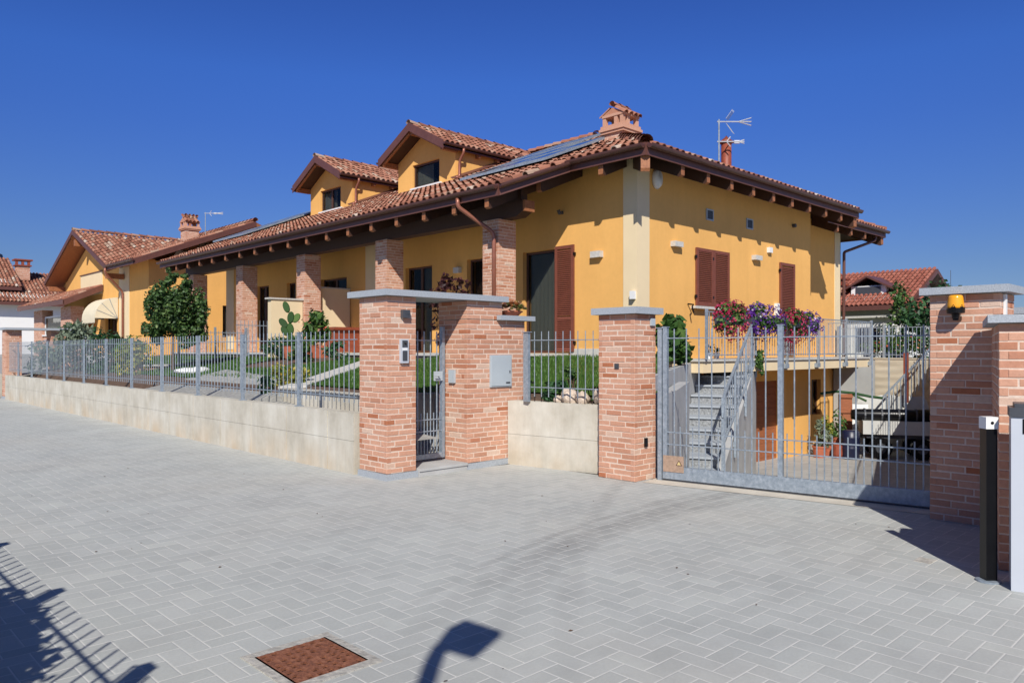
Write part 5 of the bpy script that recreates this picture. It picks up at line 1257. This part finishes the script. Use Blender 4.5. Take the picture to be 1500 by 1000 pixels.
fasc(mf,(10.2,32.3,zq(10.2)),(15.3,32.3,zq(15.3)),(0,-1,0),0,.24)
mf.build('fascia_board',M['fascia'],RG); mg.build('gutter',M['gutter'],RG)
pipe([(10.08,35.6,5.15),(10.08,35.6,4.95),(10.9,36.0,4.2),(10.9,36.0,1.0)],par=G_,m='copper')
mb=MB(); mb.box(10.25,10.95,35.95,36.2,4.75,4.98); mb.box(10.25,10.98,40.9,41.1,6.65,6.95); mb.box(10.25,10.98,45.7,45.9,4.75,4.98); mb.each('purlin_end',M['rafter'],G_)
chimney(G_,13.9,36.2,.62,6.3,7.22,7.6,7.9)
antenna((14.75,36.5,6.9),1.35,[(1.3,.85,'yagi')],'thin white television antenna beside the far brick chimney on the left')
solar  # porch
pp=[(9.35,39.1),(9.35,48.3),(10.98,48.3),(10.98,39.1)]; PP=(3.93-.47*9.35,.47,0)
mb=MB(); slab(mb,pp,PP,.18,.03); PR=mb.build('porch_roof',M['soffit'],G_); tiles(pp,PP,(-1,0),None).build('porch_tiles',M['tile'],PR)
mf=MB(); fasc(mf,(9.33,39.1,3.93),(9.33,48.3,3.93),(-1,0,0),-.02,.2); fasc(mf,(9.35,39.08,3.93),(10.98,39.08,3.93+.47*1.63),(0,-1,0),-.02,.26); mf.build('porch_fascia',M['fascia'],PR)
brickbox('brick_pillar',9.9,10.45,40.2,42.0,.9,3.72,G_,faces='ws'); brickbox('brick_pillar',9.9,10.4,45.6,47.4,.9,3.72,G_,faces='ws'); brickbox('porch_parapet',9.95,10.15,42.05,45.55,.9,2.35,G_,faces='w')
mb=MB(); mb.box(9.88,10.2,42.02,45.58,2.352,2.42); mb.build('parapet_coping',M['white_paint'],G_)
mb=MB(); mb.box(10.0,10.06,42.1,45.5,3.28,3.36); mb.box(10.0,10.06,42.1,42.2,2.43,3.28); mb.box(10.0,10.06,45.4,45.5,2.43,3.28); pf=mb.build('porch_window_frame',M['white_paint'],G_)
mb=MB(); mb.box(10.025,10.03,42.2,45.4,2.43,3.28); mb.build('porch_window_glass',M['glass'],pf)
mb=MB()
for k in range(30):
    y=42.2+3.2*k/30; yb=42.2+3.2*(k+1)/30; mb.quad((10.12+.02*math.sin(k*2),y,2.43),(10.12+.02*math.sin(k*2+2),yb,2.43),(10.12+.02*math.sin(k*2+2),yb,3.0+.08*(k%2)),(10.12+.02*math.sin(k*2),y,3.0+.08*((k+1)%2)))
mb.build('porch_curtain',M['curtain'],pf)
t=thing('awning','rounded cream canvas awning with scalloped edge over the far french window','awning',(10.9,38.4,3.0))
mb=MB(); ns=10
def arc(y,i): a=math.pi/2*i/8; return (10.98-.95*math.sin(a) if 0 else 10.98-.95*math.sin(a),y,3.05+.95*math.cos(a))
y0,y1=36.9,38.9
for k in range(ns):
    ya,yb=y0+(y1-y0)*k/ns,y0+(y1-y0)*(k+1)/ns
    for i in range(8): mb.quad(arc(ya,i),arc(yb,i),arc(yb,i+1),arc(ya,i+1),.5)
    e=arc(ya,8);f=arc(yb,8); m_=((e[1]+f[1])/2)
    mb.add([e,f,(f[0],f[1],f[2]-.17),(e[0],m_,e[2]-.24),(e[0],e[1],e[2]-.17)],[(0,1,2,3,4)],.5)
for y in (y0,y1):
    mb.add([(10.98,y,3.05)]+[arc(y,i) for i in range(9)],[tuple(range(10))],.4)
mb.build('canvas',M['beigefab'],t)
mb=MB()
for y in (y0,y1):
    for i in (2,4,6): mb.tube([(10.97,y-.01,3.05),tuple(a+b for a,b in zip(arc(y,i),(0,-.01,0)))],.012,5)
mb.build('awning_ribs',M['steel'],t)
t=thing('terrace_railing','thin steel terrace railing in front of the awning window of the gabled house','railing',(9.3,37,1.5))
mb=MB()
for z in (1.6,2.25): mb.bar((9.2,33.5,z),(9.2,39.5,z),.025,.025)
for k in range(48): mb.tube([(9.2,33.5+.125*k,1.45),(9.2,33.5+.125*k,2.25)],.009,5)
mb.bar((9.2,39.5,2.25),(8.3,41.5,1.8),.03,.03); mb.build('railing_bars',M['steel'],t)
MB().box(8.9,10.98,33.0,40.0,.8,1.45).build('terrace',M['concrete'],G_)
shrub('agave-like plant in a pot on the railing near the awning',(9.1,35.5,2.42),(.35,.35,.16),6,16,.22,'leafgrey',75,elong=4,stems=False)
shrub('small fir tree behind the distant entrance slab',(7.6,31.5,2.1),(.5,.5,.55),10,60,.07,'leafdark',76)

# ================================================================== BACKGROUND HOUSES
def farhouse(name,lab,x0,x1,y0,y1,zg_,ze_,zrg,axis,wallm,tm,over=.6):
    t=thing(name,lab,'house',((x0+x1)/2,(y0+y1)/2,zg_)); mb=MB()
    if axis=='x':
        ym=(y0+y1)/2; v=[(x0,y0,zg_),(x0,y1,zg_),(x0,y1,ze_),(x0,ym,zrg-.2),(x0,y0,ze_)]; v+=[(x1,b,c_) for a,b,c_ in v]
    else:
        xm=(x0+x1)/2; v=[(x0,y0,zg_),(x1,y0,zg_),(x1,y0,ze_),(xm,y0,zrg-.2),(x0,y0,ze_)]; v+=[(a,y1,c_) for a,b,c_ in v]
    mb.add(v,[(0,1,2,3,4),(9,8,7,6,5)]+[(i,(i+1)%5,5+(i+1)%5,5+i) for i in range(5)]); mb.build('wall',M[wallm],t)
    ms=MB();mt=MB()
    for sg in (-1,1):
        if axis=='x':
            ym=(y0+y1)/2; hw=(y1-y0)/2+over; sl=(zrg-ze_)/((y1-y0)/2); pg=[(x0-over,ym),(x1+over,ym),(x1+over,ym+sg*hw),(x0-over,ym+sg*hw)]; pl_=(zrg+sl*sg*ym,0,-sl*sg); dn=(0,sg)
        else:
            xm=(x0+x1)/2; hw=(x1-x0)/2+over; sl=(zrg-ze_)/((x1-x0)/2); pg=[(xm,y0-over),(xm,y1+over),(xm+sg*hw,y1+over),(xm+sg*hw,y0-over)]; pl_=(zrg+sl*sg*xm,-sl*sg,0); dn=(sg,0)
        slab(ms,pg,pl_,.25,.03)
        if sg==-1:
            t2=tiles(pg,pl_,dn,None,step=.38,sp=.225,rad=.092,seg=4); mt=t2
    r=ms.build('roof',M['fascia'],t); mt.build('roof_tiles',M[tm],r); return t
t=farhouse('red_roofed_house','house with orange-red tiled roof, small dormer and grey wall beyond the yard at right',38.7,45.3,13.3,32,1.3,4.15,5.75,'y','grey_plaster','tile_red',.7)
c_=brickbox('chimney',39.2,39.9,16.3,17.2,4.0,4.95,t,course=.12,bl=.4); mb=MB(); mb.box(39.1,40.0,16.2,17.3,4.952,5.03)
for k in range(5): mb.box(39.15,39.4,16.25+.23*k,16.35+.23*k,5.03,5.25)
mb.box(39.05,40.05,16.15,17.35,5.252,5.32); mb.build('chimney_top',M['redwood'],c_)
mb=MB(); ym=14.95; mb.add([(39.0,ym-1.25,4.7),(39.0,ym,5.35),(39.0,ym+1.25,4.7),(41.4,ym-1.25,4.9),(41.4,ym,5.38),(41.4,ym+1.25,4.9),(39.0,ym-1.25,4.6),(39.0,ym,5.25),(39.0,ym+1.25,4.6)],[(0,3,4,1),(1,4,5,2),(0,1,7,6),(1,2,8,7),(6,7,4,3),(7,8,5,4)]); dm=mb.build('dormer_roof',M['fascia'],t)
MB().box(39.25,41,ym-.85,ym+.85,4.2,4.85).build('dormer_wall',M['white'],t); mb=MB(); mb.box(39.2,39.249,ym-.6,ym+.6,4.35,4.8); mb.build('dormer_opening',M['darkgrey'],t)
mb=MB(); mb.prism([(38.0,9.8),(39.5,9.8),(39.5,12.4),(38.0,12.4)],1.3,3.3); t3=thing('red_roofed_annex','low red-tiled annex beside the grey-walled house, half hidden by the bush','house',(41,10.5,1.3)); mb.build('wall',M['grey_plaster'],t3)
mb=MB(); pg=[(37.4,9.5),(37.4,12.5),(39.6,12.5),(39.6,9.5)]; slab(mb,pg,(3.5-.4*37.4,.4,0),.2,.03); r_=mb.build('roof',M['fascia'],t3); tiles(pg,(3.5-.4*37.4,.4,0),(-1,0),None,step=.42,sp=.27,rad=.11,seg=4).build('roof_tiles',M['tile_red'],r_)
t=thing('garden_shed','white garden shed with blue-grey window behind the terrace railing','shed',(30.5,11.5,1.36))
MB().box(29.9,33.0,10.2,14.2,1.3,2.85).build('wall',M['white'],t); MB().box(29.7,33.1,10.0,14.4,2.852,2.93).build('roof',M['paleston'],t); MB().box(29.86,29.899,11.0,11.8,1.6,2.5).build('window',M['blue'],t)
shrub('tall dark bushy tree on the terrace behind the railing beside the brick gate pillar',(28.0,8.5,2.6),(1.1,1.1,1.3),26,60,.12,'leafdark',81,name='bushy_tree',cat='tree')
shrub('sparse tall shrub rising above the railing left of the dark bush',(28.5,9.7,3.0),(.5,.45,1.1),12,50,.10,'leaf',82,name='tall_shrub')
shrub('flowering orange and pink bushes along the terrace railing',(24.6,8.3,1.72),(.45,1.3,.34),18,70,.07,'leaf',83,name='flower_bush',fl=('flowers',160,.06),stems=False)
shrub('white rose shrub tangled above the terrace railing',(24.8,8.9,2.2),(.25,.4,.3),8,40,.05,'leafgrey',84,name='rose_bush',fl=('white_paint',40,.06),stems=False)
t=farhouse('white_house','white house with lichen-spotted red tile roof at the far left',10.2,24.0,60.4,68.6,1.3,5.25,7.3,'x','white','tile',.7)
c_=brickbox('chimney',12.1,12.9,62.9,63.6,6.6,7.6,t,course=.12,bl=.4); mb=MB(); mb.box(12.0,13.0,62.8,63.7,7.602,7.68)
for k in (12.08,12.45,12.82): mb.box(k-.08,k+.08,62.82,62.98,7.68,7.98)
mb.box(11.95,13.05,62.75,63.75,7.982,8.08); mb.build('chimney_top',M['redwood'],c_)
t=farhouse('white_house_wing','taller white wing with tiled roof behind the far left house',3.0,11.4,61.5,69,1.3,6.3,8.3,'x','white','tile',.6)
t=thing('radio_mast','thin dark radio mast with a small dome on the far left roof','antenna',(11.1,66,8)); mb=MB(); mb.tube([(11.1,66,8.0),(11.1,66,12.2)],.035,6); mb.build('mast',M['darkgrey'],t); mb=MB(); mb.lathe((11.1,66,8.0),[(.5,0),(.5,.3),(.75,.35),(.7,.6),(.4,.75),(.0,.8)],14); mb.build('dome',M['darkgrey'],t)
t=thing('lamp_mast','distant dark street lamp head on a thin pole above the right gate pillar','street lamp',(30.8,5.2,0))
t.location=(22.3,3.4,0); LOC[t.name]=Vector((22.3,3.4,0))
mb=MB(); mb.tube([(22.3,3.4,0),(22.3,3.4,3.45)],.02,6); mb.build('pole',M['darkgrey'],t); mb=MB(); mb.lathe((22.3,3.4,3.4),[(.05,0),(.12,.12),(.19,.16),(.19,.2),(0,.22)],14); mb.build('lamp_head',M['darkgrey'],t)

# ================================================================== BEHIND / BESIDE THE CAMERA (they cast the shadows on the paving)
panelwall('concrete_wall',(-.53,-7.0),(-.53,14.0),.80,'low concrete wall on the near side of the street, left of the viewpoint',group='near side boundary')
t=thing('picket_fence','galvanised picket fence on the near side wall, seen here only by its shadow','fence',(-.45,3.5,.8))
ys=[2.36-1.72*k for k in range(5,-5,-1)]
for a,b in zip(ys,ys[1:]): fencebay(t,(-.45,a+.03),(-.45,b-.03),1.0,1.74,.92,1.92,.135,.009)
for y in ys: post(t,-.45,y,.8,1.95,.07,.09)
shrub('unseen hedge-like mass added behind the near side fence for its solid shadow',(-.86,3.75,1.22),(.42,1.25,.80),110,130,.09,'leafdark',91,name='hedge',cat='hedge',cr=.42)  # leafy stand-in, out of view, added to cast the filled shadow by the fence
def LD(lat,d): return (.6947*d+.7193*lat,.7193*d-.6947*lat)
zl_=4.3; sh=zl_*1/math.tan(EL)
def plan(lat,d):
    x,y=LD(lat,d); return (x-sh*.7206,y-sh*.6943)
t=thing('street_lamp','slim street lamp with a flat rectangular head standing behind the viewpoint','street lamp',(*plan(-.405,4.10),0))
px_,py_=plan(-.405,4.10)
mb=MB(); mb.tube([(px_,py_,0),(px_,py_,zl_-.12),(*plan(-.39,4.16),zl_)],[.06,.05,.045],12); mb.build('lamp_pole',M['darkgrey'],t)
mb=MB(); c4=[plan(-.42,4.14),plan(-.375,4.36),plan(-.285,4.50),plan(-.06,4.31),plan(-.2,3.98)]; mb.prism(c4,zl_,zl_+.06); mb.build('lamp_head',M['darkgrey'],t)
# small debris on the paving
g8=random.Random(77); mb=MB()
for _ in range(46):
    x,y=g8.uniform(1.5,7.5),g8.uniform(2.0,12.0); s_=g8.uniform(.006,.018); a=g8.uniform(0,6.28)
    if x>5.2 and y>6: continue
    u_=Vector((math.cos(a),math.sin(a),0))*s_; v_=Vector((-math.sin(a),math.cos(a),0))*s_*.5; c_=Vector((x,y,.004))
    mb.add([c_-u_,c_+v_+Vector((0,0,.004)),c_+u_,c_-v_],[(0,1,2),(0,2,3)])
mb.build('leaf_litter',M['soil'],label='few scattered dry leaf crumbs lying on the block paving',cat='leaf litter',kind='stuff')
